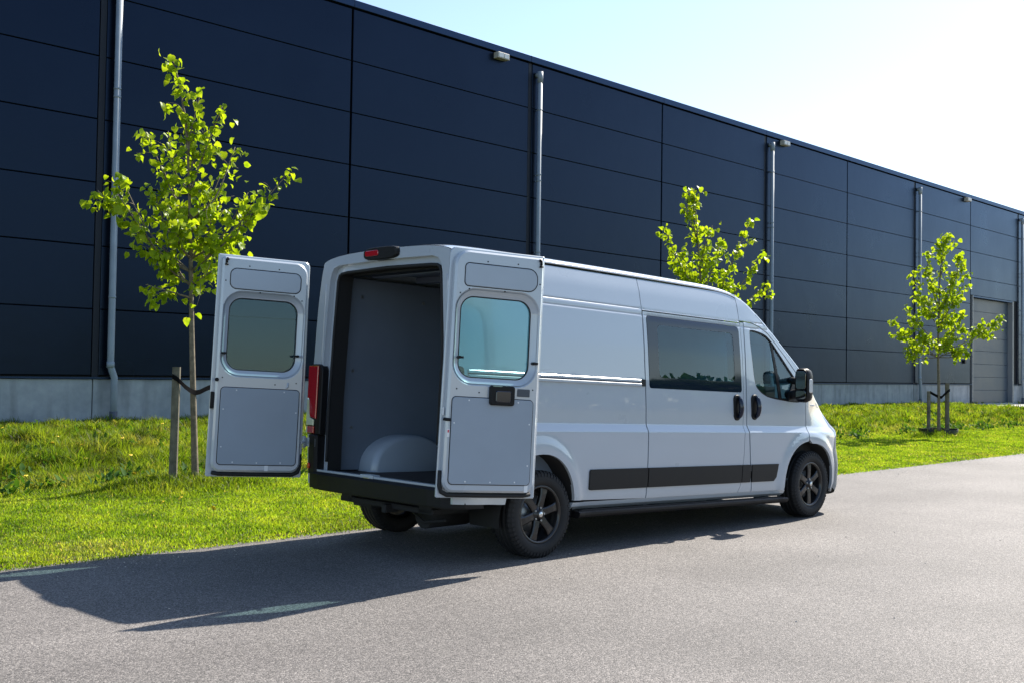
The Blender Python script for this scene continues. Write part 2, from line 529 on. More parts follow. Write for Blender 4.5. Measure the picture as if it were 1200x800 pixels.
_ph = rng.uniform(0, 6.28, (8, 2)); _fr = rng.uniform(0.25, 1.6, (8, 2))
def wob(x, y):
    s = 0
    for i in range(8):
        s = s + np.sin(_fr[i, 0] * x + _ph[i, 0]) * np.sin(_fr[i, 1] * y + _ph[i, 1])
    return s / 8
YR = 8.00      # grass edge of the road
YW = 25.0      # warehouse wall
def ground_h(x, y):
    flat = 1 - smooth(-3.5, -.6, (np.asarray(x) - 52) - (np.asarray(y) - 18.3) * 1.54)
    h = 0.17 * smooth(12.6, 16.0, y) - 0.10 * smooth(18.5, 23.5, y)
    return 0.015 + flat * (h + 0.05 * wob(x, y) * smooth(YR + 0.1, YR + 1.6, y) + 0.20 * wob(2.2 * x + 5, 2.7 * y) * smooth(12.4, 14, y) * (1 - .6 * smooth(18, 21, y)) + 0.12 * wob(5.1 * x + 1, 6.3 * y + 2) * (1 - .6 * smooth(18, 21, y)) * smooth(12.4, 14, y))

def sheet(name, x0, x1, y0, y1, z, mat):
    o = link(name, pymesh(name, [(x0, y0, z), (x1, y0, z), (x1, y1, z), (x0, y1, z)], [(0, 1, 2, 3)]), mat)
    o['kind'] = 'structure'
    return o
sheet('ground', -900, 900, -900, 900, -0.12, SOIL)
sheet('road', -120, 320, -7.0, YR + 0.12, 0.0, ASPH)
# driveway in front of the roller door
DRIVE = [(60.9, 24.92), (60.6, 24.0), (56, 20.9), (52, 18.3), (49, 15.5), (47.5, 12), (47, 8.05), (62, 8.05), (63, 14), (66, 18), (73, 24.92)]
dv = pymesh('driveway', [(a, b, .05) for a, b in DRIVE], [tuple(range(len(DRIVE)))[::-1]])
link('driveway', dv, plain('drive_concrete', (0.42, 0.40, 0.37), 0.85, var=0.1, vscale=1.5))['kind'] = 'structure'

# lawn terrain
xs = np.concatenate([np.arange(-14, 40, 0.22), np.arange(40, 130, 0.8)])
ys = np.concatenate([[YR], np.arange(YR + 0.15, YW + 0.3, 0.22)])
gx, gy = np.meshgrid(xs, ys)
gz = ground_h(gx, gy)
gyy = gy.copy(); gyy[0] += 0.02 * np.sin(xs * 5.1) + 0.02 * np.sin(xs * 13.7 + 1) ; gz[0] = -0.03
V = np.stack([gx.ravel(), gyy.ravel(), gz.ravel()], 1)
nx, ny = len(xs), len(ys)
I = np.arange(nx * ny).reshape(ny, nx)
Q = np.stack([I[:-1, :-1].ravel(), I[:-1, 1:].ravel(), I[1:, 1:].ravel(), I[1:, :-1].ravel()], 1)
me = bpy.data.meshes.new('lawn'); me.from_pydata(V.tolist(), [], Q.tolist())
me.polygons.foreach_set('use_smooth', [True] * len(Q))
link('lawn', me, SOIL)['kind'] = 'structure'

# ------------------------------------------------------------------ warehouse
WH = empty('warehouse', (40, YW, 0), 0, 'long anthracite warehouse of wide metal panels on a pale concrete plinth', 'warehouse')
def wpart(mb, name, mat, parent=None):
    """mesh given in world coordinates relative to the warehouse origin"""
    mb.v = [(a - 40, b - YW, c) for a, b, c in mb.v]
    return mb.build(name, mat, parent or WH)
SEAM0, BAY = -10.95, 7.35
NB = 16
SEAMS = [SEAM0 + BAY * i for i in range(NB + 1)]
ROWS = [1.27, 2.83, 4.335, 5.84, 7.355, 8.865, 10.36, 11.87]
GD0, GD1, GDT = 62.95, 69.0, 6.25
XA, XB = SEAMS[0], SEAMS[-1]
# core box (dark inside of the joints), roof
m = MB(); m.box(XA, GD0 - 0.05, YW + 0.10, YW + 45, -0.2, 11.9)
m.box(GD1 + 0.05, XB, YW + 0.10, YW + 45, -0.2, 11.9)
m.box(GD0 - 0.05, GD1 + 0.05, YW + 0.10, YW + 45, GDT + 0.03, 11.9)
m.box(GD0 - 0.05, GD1 + 0.05, YW + 0.5, YW + 45, -0.2, GDT + 0.03)
core = wpart(m, 'wall_core', JOINT)
m = MB(); m.box(XA, XB, YW + 0.35, YW + 45, 11.9, 11.98)
wpart(m, 'roof', plain('roof_membrane', (0.3, 0.3, 0.3), 0.8))
# wall panels: one shared chamfered slab per size
_pan = {}
def wall_panel(xc0, xc1, z0, z1, y0=YW, name='wall_panel', mat=WALLM, depth=0.1, bev=0.012):
    key = (round(xc1 - xc0, 3), round(z1 - z0, 3), name)
    w, h = xc1 - xc0, z1 - z0
    if key not in _pan:
        mb = MB()
        V = [(-w / 2, depth, -h / 2), (w / 2, depth, -h / 2), (w / 2, depth, h / 2), (-w / 2, depth, h / 2),
             (-w / 2, bev, -h / 2), (w / 2, bev, -h / 2), (w / 2, bev, h / 2), (-w / 2, bev, h / 2),
             (-w / 2 + bev, 0, -h / 2 + bev), (w / 2 - bev, 0, -h / 2 + bev), (w / 2 - bev, 0, h / 2 - bev), (-w / 2 + bev, 0, h / 2 - bev)]
        Fc = []
        for a in (0, 4):
            for i in range(4):
                j = (i + 1) % 4
                Fc.append((a + i, a + j, a + 4 + j, a + 4 + i))
        Fc.append((8, 9, 10, 11))
        _pan[key] = pymesh(name, V, Fc); _pan[key].materials.append(mat)
    o = link(name, _pan[key], None, WH)
    o.location = ((xc0 + xc1) / 2 - 40, y0 - YW + rng.uniform(-.0015, .0015), (z0 + z1) / 2)
    o.rotation_euler = (rng.normal(0, .0006), 0, rng.normal(0, .0004))
    return o
PIPE_SEAMS = [i for i in range(NB + 1) if (i % 2) == 1]       # 11.1, 25.8, ... carry a downpipe
for i in range(NB):
    a = SEAMS[i] + (0.13 if i in PIPE_SEAMS else 0.035)
    b = SEAMS[i + 1] - (0.06 if (i + 1) in PIPE_SEAMS else 0.035)
    for k in range(7):
        z0, z1 = ROWS[k] + 0.006, ROWS[k + 1] - 0.006
        gate = SEAMS[i] - 0.5 < GD0 < SEAMS[i + 1]
        if gate and z1 < GDT + 0.3: continue
        if gate and z0 < GDT: z0 = GDT + 0.10
        wall_panel(a, b, z0, z1)
# plinth panels
for i in range(NB):
    if SEAMS[i] - 0.5 < GD0 < SEAMS[i + 1]:
        wall_panel(GD1 + 0.22, SEAMS[i + 1] - 0.012, -0.3, 1.18, YW + 0.02, 'plinth_panel', CONC, 0.08, 0.01)
        continue
    wall_panel(SEAMS[i] + 0.012, SEAMS[i + 1] - 0.012, -0.3, 1.18, YW + 0.02, 'plinth_panel', CONC, 0.08, 0.01)
# base flashing, parapet, seam strips
for x0, x1 in ((XA, GD0 - 0.12), (GD1 + 0.2, XB)):
    m = MB(); m.box(x0, x1, YW - 0.025, YW + 0.09, 1.19, 1.235)
    wpart(m, 'base_flashing', TRIM)
for i in range(NB):
    m = MB(); m.box(SEAMS[i] + 0.003, SEAMS[i + 1] - 0.003, YW - 0.07, YW + 0.4, 11.90, 12.12, 0.012)
    wpart(m, 'parapet_coping', TRIM)
for i in PIPE_SEAMS:
    m = MB(); m.box(SEAMS[i] - 0.03, SEAMS[i] + 0.12, YW + 0.03, YW + 0.098, 1.24, 11.88)
    wpart(m, 'seam_strip', plain('seam_metal', (0.008, 0.012, 0.022), 0.5, spec=0.3) if 'seam_metal' not in MATS else MATS['seam_metal'])
# downpipes
for i in PIPE_SEAMS:
    X = SEAMS[i] + 0.34
    yp = YW - 0.16
    m = MB(); m.tube([(X, yp, 11.5), (X, yp, 1.62), (X, yp, 1.50), (X + .05, yp - .0, 1.36), (X + .10, yp, 1.22), (X + .10, yp, 1.10), (X + .10, yp, 0.0)], 0.08, 16)
    m.tube([(X, yp, 11.62), (X, yp, 11.25)], 0.097, 16)
    m.tube([(X, yp, 1.60), (X, yp, 1.46)], 0.09, 16)
    m.tube([(X, yp, 11.52), (X, YW + 0.02, 11.52)], 0.085, 12)
    dp = wpart(m, 'downpipe', PIPEM)
    for z in (10.3, 8.1, 7.9, 5.5, 3.1):
        mb = MB(); mb.tube([(X, yp, z), (X, yp, z + 0.045)], 0.088, 16)
        mb.box(X - .02, X + .02, yp, YW + 0.03, z + .008, z + .037)
        wpart(mb, 'pipe_clamp', PIPEM, dp)
    mb = MB(); mb.tube([(X + .10, yp, 0.42), (X + .10, yp, -0.05)], 0.092, 16)
    wpart(mb, 'pipe_sleeve', PIPED, dp)
# roller door with reveals
m = MB()
m.box(GD0 - 0.10, GD0, YW - 0.015, YW + 0.32, 0.0, GDT + 0.08)
wpart(m, 'door_jamb', JAMB)
m = MB(); m.box(GD1, GD1 + 0.20, YW - 0.015, YW + 0.32, 0.0, GDT + 0.08)
wpart(m, 'door_jamb', JAMB)
m = MB(); m.box(GD0, GD1, YW - 0.012, YW + 0.32, GDT, GDT + 0.08)
wpart(m, 'door_lintel', TRIM)
m = MB(); m.box(GD0, GD1, YW - 0.3, YW + 0.32, -0.1, 0.125)
wpart(m, 'door_threshold', CONC)
gd = empty('garage_door', (GD0 - 40, 0.0, 0), parent=WH)
secs = np.linspace(0.12, GDT - 0.01, 9)
sm = MB(); hh = secs[1] - secs[0]
sm.box(0, GD1 - GD0, 0.0, 0.04, 0.006, hh - 0.006, 0.01)
sme = pymesh('door_section', sm.v, sm.f)
for z in secs[:-1]:
    o = link('door_section', sme, GDOOR, gd); o.location = (0, 0.27, z)
# lamps under the coping
for X in (24.35, 41.95, 61.9):
    m = MB(); m.box(X - .26, X + .26, YW - 0.22, YW, 11.66, 11.86, 0.015)
    lp = wpart(m, 'wall_lamp', LAMPM)
    mb = MB(); mb.box(X - .22, X - .02, YW - .235, YW - .222, 11.69, 11.83); mb.box(X + .02, X + .22, YW - .235, YW - .222, 11.69, 11.83)
    wpart(mb, 'lamp_glass', WHITE, lp)
m = MB(); m.box(61.55, 61.75, YW - 0.10, YW, 2.4, 2.62, 0.02)
wpart(m, 'door_sensor', BLACKP)

# ================================================================== THE VAN
VAN = empty('cargo_van', (6.3042, 6.8905, 0), -0.027102,
            'pale grey high roof panel van parked at the verge with both rear doors open', 'van')
SH = -0.030                      # the body sits nose-down: z falls 3 cm per metre
def shear(v):
    return [(x, y, z + SH * x) for x, y, z in v]
XREAR = lambda z: -0.905 + 0.035 * (np.asarray(z) - 0.5)

# --- half width of the body as a function of (x, z)
_wz = np.array([(0.30, .965), (.40, .988), (.46, 1.004), (.62, 1.016), (.80, 1.024), (1.004, 1.0265), (1.013, 1.0245), (1.019, 1.020), (1.064, 0.9985), (1.073, 0.9965),
                (1.20, .996), (1.45, .986), (1.75, .966), (2.026, .9395), (2.031, .931), (2.037, .9355), (2.083, .9325), (2.088, .9225), (2.094, .9285), (2.25, .903), (2.36, .872), (2.48, .84)])
_zz = np.arange(0.30, 2.48, 0.002)
_ww = np.interp(_zz, _wz[:, 0], _wz[:, 1])
_k = np.exp(-0.5 * (np.arange(-16, 17) * 0.002 / 0.0028) ** 2); _k /= _k.sum()
_ww = np.convolve(np.pad(_ww, 16, mode='edge'), _k, mode='valid')
AR = (-0.02, 0.350, 0.395, 0.475)        # rear arch: centre x, z, half width, height (body coordinates)
AF = (3.995, 0.466, 0.470, 0.430)
def halfw(x, z):
    x = np.asarray(x, float); z = np.asarray(z, float)
    w = np.interp(z, _zz, _ww)
    # rear corner rounding
    t = np.clip((-0.70 - x) / 0.22, 0, 1)
    w = w - 0.045 * t ** 2
    # nose and bonnet taper in plan
    t = np.clip((x - 4.15) / 0.8, 0, 1)
    w = w - 0.16 * t ** 2
    w = w - 0.13 * smooth(0.95, 1.25, z) * smooth(3.85, 4.7, x)
    # cab tumblehome towards the windscreen pillars
    w = w - 0.03 * smooth(1.35, 2.1, z) * smooth(2.9, 3.9, x)
    # shoulders of the wheel arches
    for cx, cz, a, b in (AR, AF):
        r = np.sqrt(((x - cx) / a) ** 2 + ((z - cz) / b) ** 2)
        w = w + 0.016 * (1 - smooth(1.16, 1.32, r)) * (1 - smooth(0.97, 1.06, z) * (0 if cx > 2 else 1)) 
    return w

# --- centre profile of roof, windscreen, bonnet and nose
PROF = catmull([(-.848, 2.432), (-.70, 2.452), (-.3, 2.462), (.4, 2.466), (1.2, 2.466), (2.0, 2.462), (2.45, 2.455), (2.75, 2.425), (2.95, 2.355), (3.15, 2.245),
                (3.5, 2.015), (3.9, 1.725), (4.12, 1.53), (4.24, 1.44), (4.40, 1.375), (4.58, 1.27), (4.72, 1.14), (4.82, 1.0), (4.88, .86), (4.92, .70), (4.93, .55), (4.92, .40), (4.86, .28)], 6)
PROF[:, 0] = np.where(PROF[:, 0] > 4.35, 4.35 + (PROF[:, 0] - 4.35) * .86, PROF[:, 0])
_t = np.gradient(PROF, axis=0); _t /= np.linalg.norm(_t, axis=1)[:, None]
PN = np.stack([-_t[:, 1], _t[:, 0]], 1)           # outward normal of the profile
_s = np.arange(len(PROF))
_x = PROF[:, 0]
PD = 0.095 + 0.0 * _x
PD = np.where(PROF[:, 0] > 2.9, 0.085, PD)
PD = PD + 0.05 * smooth(4.1, 4.5, _x) + 0.22 * smooth(1.25, 0.95, -(-PROF[:, 1])) * 0 + 0.20 * (1 - smooth(0.85, 1.25, PROF[:, 1])) * (_x > 4)
EDGE = PROF - PN * PD[:, None]                    # top edge of the body sides
def edge_between(xa, xb=None, i0=None, i1=None):
    k = [(float(a), float(b)) for a, b in EDGE if xa <= a <= (xb if xb is not None else 99)]
    return k

def body_panel(name, outline, holes=(), side=-1, mat=PAINT, parent=VAN, off=0.0, step=0.04, depth=0.03, wf=halfw, flange=True, extra_rows=True):
    o = np.array(outline)
    z0, z1 = o[:, 1].min(), o[:, 1].max()
    rows = list(np.arange(z0 + step / 2, z1, step))
    if extra_rows:
        rows = [r for r in rows if not (0.985 < r < 1.09 or 2.01 < r < 2.12)]
        rows += [.990, 1.0, 1.005, 1.010, 1.015, 1.020, 1.026, 1.040, 1.055, 1.061, 1.066, 1.071, 1.077, 1.085, 2.015, 2.023, 2.027, 2.031, 2.035, 2.039, 2.044, 2.062, 2.080, 2.084, 2.088, 2.092, 2.096, 2.102, 2.112]
    rows = sorted(r for r in rows if z0 < r < z1)
    V, T, lidx = triangulate(outline, holes, step, rows=np.array(rows))
    y = wf(V[:, 0], V[:, 1]) + off
    v = [(a, side * b, c) for (a, c), b in zip(V, y)]
    f = [t if side < 0 else t[::-1] for t in T]
    mb = MB(); mb.add(shear(v), f, True)
    if flange:
        for k, l in enumerate(lidx):
            A = [v[i] for i in l]; B = [(p[0], p[1] - side * depth, p[2]) for p in A]
            n = len(A)
            fs = [(i, (i + 1) % n, n + (i + 1) % n, n + i) for i in range(n)]
            mb.add(shear(A + B), fs)
    return mb.build(name, mat, parent)

def arch_pts(A, z_low, n=26, grow=0.0):
    """points of the arch opening from its front foot over the top to its rear foot"""
    cx, cz, a, b = A; a += grow; b += grow
    out = []
    th0 = math.asin(max(-0.95, (z_low - cz) / b))
    for k in range(n + 1):
        t = th0 + (math.pi - 2 * th0) * k / n
        c, s_ = math.cos(t), math.sin(t)
        e = 2 / 2.25
        out.append((cx + a * math.copysign(abs(c) ** e, c), cz + b * math.copysign(abs(s_) ** e, s_)))
    return out
SILL = 0.425
G = 0.005                        # half of a shut line
BRKZ = 2.352                     # gutter line
# right side ------------------------------------------------------------
ar = arch_pts(AR, SILL)          # front foot -> rear foot
XR0 = -0.865
quarter = [(1.305 - G, SILL + .0), (1.302 - G, 1.0), (1.300 - G, 1.6), (1.305 - G, 2.06), (1.290, BRKZ)] + \
          [(XR0 + 0.015, BRKZ), (XR0 - 0.0, 1.6), (XR0 - 0.03, 0.9), (XR0 - 0.035, 0.60), (XR0 - 0.035, 0.46)] + ar[::-1]
# window-less rear quarter
body_panel('quarter_panel', quarter)
# upper side panel over the sliding door
SDT = 2.072                      # top shut line of the sliding door
body_panel('upper_side_panel', [(1.302 + G, SDT + G), (2.800, SDT + G), (2.785, BRKZ), (1.297 + G * .4, BRKZ)])
sd_out = [(1.309 + G, SILL), (2.70, SILL), (2.735, 0.50), (2.765, 0.75), (2.785, 1.10), (2.800, 1.45), (2.808, 1.8), (2.805, SDT - G), (1.309 + G, SDT - G), (1.304 + G, 1.6), (1.306 + G, 1.0)]
SW = rrect(1.355, 2.775, 1.392, 2.034, (.03, .03, .05, .03))
sd = body_panel('sliding_door', sd_out, [SW])
inner = rrect(1.50, 2.665, 1.492, 1.958, 0.045)
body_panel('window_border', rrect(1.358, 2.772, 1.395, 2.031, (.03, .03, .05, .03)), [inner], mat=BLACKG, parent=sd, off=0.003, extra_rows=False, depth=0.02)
body_panel('pane', rrect(1.495, 2.67, 1.487, 1.963, 0.045), mat=GLASS_S, parent=sd, off=0.0012, extra_rows=False, flange=False)
# pillar between the doors
body_panel('door_pillar', [(2.710, SILL), (2.93, SILL), (2.875, 0.75), (2.845, 1.10), (2.850, 1.6), (2.866, SDT + G), (2.815, SDT + G), (2.818, 1.8), (2.810, 1.45), (2.795, 1.10), (2.775, 0.75), (2.745, .50)], off=-0.002)
# front door
af = arch_pts(AF, SILL, grow=0.025)
afd = [p for p in af[::-1] if p[0] < 3.925]     # rear foot -> top, up to the wing seam
fd_top = [(2.876, 2.086), (3.02, 2.078), (3.16, 2.050), (3.30, 1.992), (3.44, 1.898), (3.60, 1.775), (3.76, 1.640), (3.915, 1.495)]
fd_out = [(2.935 + G, SILL), (3.44, SILL)] + afd + [(3.926, 0.93), (3.928, 1.10), (3.935, 1.33), (3.93, 1.44)] + fd_top[::-1] + [(2.860 + G, 1.6), (2.853 + G, 1.10), (2.885 + G, 0.75)]
FW = catmull([(2.965, 1.985), (2.97, 1.80), (3.005, 1.52), (3.06, 1.43), (3.22, 1.362), (3.46, 1.335), (3.72, 1.318), (3.845, 1.330), (3.855, 1.40), (3.79, 1.53), (3.62, 1.695), (3.46, 1.84), (3.36, 1.925), (3.26, 1.980), (3.12, 2.008), (3.0, 2.015)], 4, True)
fd = body_panel('front_door', fd_out, [[tuple(p) for p in FW]])
FWi = offset_poly(FW, 0.016)
body_panel('window_frame', [tuple(p) for p in offset_poly(FW, -0.006)], [[tuple(p) for p in FWi]], mat=BLACKP, parent=fd, off=-0.008, extra_rows=False, step=0.05)
body_panel('pane', [tuple(p) for p in offset_poly(FW, 0.006)], mat=GLASS_S, parent=fd, off=-0.014, extra_rows=False, flange=False, step=0.05)
body_panel('window_divider', [(3.345, 1.955), (3.385, 1.92), (3.50, 1.33), (3.445, 1.335)], mat=BLACKP, parent=fd, off=-0.009, extra_rows=False, depth=0.01)
# wing
arw = [p for p in arch_pts(AF, 0.42) if p[0] > 3.93]     # front foot -> top
iW = [i for i in range(len(EDGE)) if EDGE[i, 0] > 3.96 and PROF[i, 0] > 3.9]
wing = arw[::-1][:0] + [(float(EDGE[i, 0]), float(EDGE[i, 1])) for i in iW if EDGE[i, 1] > 0.40]
wing = [(3.935 + G, 0.935), (3.938 + G, 1.10), (3.945 + G, 1.33), (3.945 + G, 1.43)] + wing + [(4.50, 0.37)] + [(p[0], p[1]) for p in arw]
body_panel('front_wing', wing)
# cab roof corner / screen pillar panel
cab = [(2.802 + G, SDT + 0.022)] + [(2.87, 2.096), (3.02, 2.088), (3.162, 2.060), (3.305, 2.002), (3.445, 1.908), (3.606, 1.785), (3.766, 1.650), (3.94, 1.485)]
ed = [(float(a), float(b)) for a, b in EDGE if 2.80 < a < 4.02]
cab = cab + ed[::-1] + [(2.792 + G, BRKZ)]
body_panel('cab_corner_panel', cab, step=0.035)
# left side: one panel, windows at the cab and behind it
arl = arch_pts(AR, SILL); afl = arch_pts(AF, 0.42)
left = [(XR0 - 0.035, 0.46), (XR0 - 0.035, 0.60), (XR0 - 0.03, 0.9), (XR0, 1.6), (XR0 + 0.015, BRKZ), (2.6, BRKZ)] + \
       [(float(a), float(b)) for a, b in EDGE if a > 2.7 and b > 0.40] + [(4.50, .37)] + afl + arl
body_panel('body_side', left, [[tuple(p) for p in FW], SW], side=1, step=0.06)
body_panel('pane', [tuple(p) for p in offset_poly(FW, -.004)], mat=GLASS_S, side=1, off=-0.012, extra_rows=False, flange=False, step=0.08)
body_panel('pane', rrect(1.35, 2.78, 1.388, 2.038, .04), mat=GLASS_S, side=1, off=-0.006, extra_rows=False, flange=False, step=0.08)

# --- skin over roof, windscreen, bonnet and nose
def skin(name, i0, i1, mat, t0=-1.0, t1=1.0, nt=44, off=0.0, pw=2.6, parent=VAN, edge_only=False):
    V = []; ts = np.sin(np.linspace(math.asin(max(-1, t0)), math.asin(min(1, t1)), nt))
    for i in range(i0, i1 + 1):
        ex, ez = EDGE[i]
        w = float(halfw(ex, ez))
        for t in ts:
            h = (1 - min(1.0, abs(t)) ** pw) ** (1 / pw)
            d = PD[i] * h + off
            V.append((ex + PN[i, 0] * d, t * w, ez + PN[i, 1] * d))
    n = nt; Fs = []
    for a in range(i1 - i0):
        for b in range(n - 1):
            Fs.append((a * n + b, a * n + b + 1, (a + 1) * n + b + 1, (a + 1) * n + b))
    mb = MB(); mb.add(shear(V), [f[::-1] for f in Fs], True)
    return mb.build(name, mat, parent)
ix = lambda xv: int(np.argmin(np.abs(PROF[:, 0] - xv) + (PROF[:, 1] < 0.95) * 9))
iws0, iws1, ib1 = ix(3.16), ix(4.16), ix(4.72)
roof = skin('roof', 0, iws0, PAINT)
skin('windscreen', iws0, iws1, GLASS_W, off=-0.002)
skin('windscreen_frame', iws0, iws1, PAINT, -1, -0.93, 8, off=0.003)
skin('windscreen_frame', iws0, iws1, PAINT, 0.93, 1, 8, off=0.003)
skin('bonnet', iws1, ib1, PAINT)
skin('front_bumper', ib1, len(PROF) - 1, plain('bumper_grey', (0.2, 0.21, 0.22), 0.5))
mbg = skin('grille', ib1 + 2, ib1 + 12, BLACKP, -0.62, 0.62, 20, off=0.012)
for sgn in (-1, 1):
    a, b = (0.66, 0.985) if sgn > 0 else (-0.985, -0.66)
    skin('headlight', ib1 - 8, ib1 + 3, plain('headlamp_glass', (0.35, 0.38, 0.40), 0.08, coat=1.0), a, b, 14, off=0.008)
# roof gutters: dark seam along the edge
for sgn in (-1, 1):
    pts = [(a, sgn * (float(halfw(a, b)) + 0.001), b + SH * a + 0.0) for a, b in EDGE if -0.86 < a < 2.8]
    MB().tube(pts, 0.004, 6).build('gutter_seam', RUBBER, roof)

# --- black side mouldings
def moulding(x0, x1, r):
    return body_panel('side_moulding', rrect(x0, x1, 0.520, 0.692, r, 4), mat=STRIP, off=0.012, depth=0.03, extra_rows=False)
moulding(0.545, 1.300, (.02, .004, .004, .02))
moulding(1.314, 2.735, (.004, .004, .004, .004))
moulding(2.745, 2.885, (.004, .004, .004, .004))
o = body_panel('side_moulding', [(2.915, .520), (3.30, .520), (3.345, .56), (3.375, .692), (2.905, .692)], mat=STRIP, off=0.012, extra_rows=False)
# --- slider rail on the quarter panel
def along(name, prof, x0, x1, mat, n=24, parent=VAN):
    """profile of (offset, z) extruded along x on the right body side"""
    xs_ = np.linspace(x0, x1, n); V = []; m_ = len(prof)
    for x in xs_:
        for off, z in prof:
            V.append((x, -(float(halfw(x, z)) + off), z))
    Fs = []
    for a in range(n - 1):
        for b in range(m_):
            c = (b + 1) % m_
            Fs.append((a * m_ + b, (a + 1) * m_ + b, (a + 1) * m_ + c, a * m_ + c))
    Fs += [tuple(range(m_)), tuple((n - 1) * m_ + k for k in range(m_))[::-1]]
    mb = MB(); mb.add(shear(V), Fs); return mb.build(name, mat, parent)
along('slider_rail', [(-.02, 1.468), (.010, 1.466), (.016, 1.460), (.016, 1.444), (.006, 1.438), (-.02, 1.438)], -0.78, 1.228, PAINT)
along('slider_rail', [(-.02, 1.433), (.012, 1.432), (.020, 1.426), (.020, 1.409), (.010, 1.404), (-.02, 1.404)], -0.78, 1.228, PAINT)
along('rail_groove', [(-.02, 1.440), (.0022, 1.440), (.0022, 1.430), (-.02, 1.430)], -0.78, 1.23, RUBBER)
along('rail_end_cap', [(-.02, 1.468), (.008, 1.466), (.008, 1.406), (-.02, 1.404)], 1.230, 1.296, BLACKP, 4)
# dark strip under the slider window
# --- sill and side step
along('sill', [(-.10, .42), (-.004, .424), (-.012, .39), (-.05, .36), (-.12, .36)], 0.36, 3.52, PAINT, 40)
st = [(-.06, .352), (.045, .352), (.062, .340), (.066, .322), (.058, .304), (.040, .296), (-.06, .296)]
step_ = along('side_step', st, 0.40, 3.52, BLACKP, 40)
along('step_tread', [(-.02, .3535), (.036, .3535), (.036, .358), (-.02, .358)], 0.46, 3.45, RUBBER, 40, step_)
for x in (0.7, 1.6, 2.5, 3.3):
    m = MB(); m.box(x - .03, x + .03, -.97, -.80, .30, .36); m.v = shear(m.v); m.build('step_bracket', DARKIN, step_)

# --- handles
def handle(x, z, parent):
    y = float(halfw(x, z))
    out = []
    m = MB()
    plate(m, rrect(-.056, .056, -.125, .125, .05), -0.01, .012, bevel=.006, fmap=lambda u, v, n: (x + u, -(y + n), z + v))
    m.v = shear(m.v); h = m.build('handle_recess', BLACKP, parent)
    m = MB()
    pts = []
    for k in range(9):
        t = k / 8
        pts.append((x + .012, -(y + .014 + .034 * math.sin(math.pi * t) ** .6), z - .10 + .20 * t))
    m.tube(shear(pts), [.016, .022, .024, .025, .025, .025, .024, .022, .016], 10)
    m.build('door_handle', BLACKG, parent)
handle(2.685, 1.245, sd)
handle(2.985, 1.255, fd)
m = MB(); yb = float(halfw(4.08, 1.29)); m.box(4.02, 4.14, -(yb + .006), -(yb - .01), 1.285, 1.302, .004); m.v = shear(m.v)
m.build('side_indicator', LENSW, VAN)

# --- door mirrors
def mirror(sgn):
    m = MB()
    # housing: rounded shell, glass looks backwards
    rings = []
    for x, gw, gh in ((3.58, .070, .162), (3.59, .077, .172), (3.64, .080, .175), (3.69, .072, .162), (3.72, .055, .13), (3.735, .03, .08)):
        ring = [(x, sgn * (1.15 + gw * math.copysign(abs(math.cos(a)) ** .55, math.cos(a))), 1.495 + gh * math.copysign(abs(math.sin(a)) ** .55, math.sin(a)))
                for a in np.linspace(0, 2 * math.pi, 28, endpoint=False)]
        rings.append(ring)
    V = [p for r_ in rings for p in r_]; n = 28
    Fs = [(a * n + b, a * n + (b + 1) % n, (a + 1) * n + (b + 1) % n, (a + 1) * n + b) for a in range(len(rings) - 1) for b in range(n)]
    Fs += [tuple(range(n)), tuple((len(rings) - 1) * n + k for k in range(n))]
    m.add(shear(V), Fs, True)
    hs = m.build('door_mirror', BLACKP, VAN)
    m = MB(); plate(m, rrect(-.058, .058, -.04, .142, .03), 0, .006, bevel=.003, fmap=lambda u, v, n_: (3.578 - n_, sgn * (1.15 + u), 1.495 + v)); m.v = shear(m.v)
    m.build('mirror_glass', plain('mirror_silver' + str(sgn), (.16, .17, .18), .04, metal=1.0), hs)
    m = MB(); plate(m, rrect(-.058, .058, -.142, -.055, .025), 0, .006, bevel=.003, fmap=lambda u, v, n_: (3.578 - n_, sgn * (1.15 + u), 1.495 + v)); m.v = shear(m.v)
    m.build('mirror_glass', MATS['mirror_silver' + str(sgn)], hs)
    m = MB(); plate(m, rrect(3.61, 3.67, 1.42, 1.56, .018), 0, .012, bevel=.005, fmap=lambda u, v, n_: (u, sgn * (1.223 + n_), v)); m.v = shear(m.v)
    m.build('indicator', LENSW, hs)
    m = MB(); m.tube(shear([(3.70, sgn * .93, 1.40), (3.66, sgn * 1.02, 1.40), (3.62, sgn * 1.10, 1.41)]), .05, 12)
    m.tube(shear([(3.72, sgn * .93, 1.55), (3.66, sgn * 1.02, 1.54), (3.62, sgn * 1.10, 1.53)]), .035, 12)
    m.build('mirror_arm', BLACKP, hs)
mirror(-1); mirror(1)
body_panel('mirror_base', [(3.60, 1.325), (3.85, 1.335), (3.852, 1.40), (3.76, 1.555), (3.70, 1.52), (3.63, 1.42)], mat=BLACKP, off=0.004, parent=fd, extra_rows=False, depth=.02)

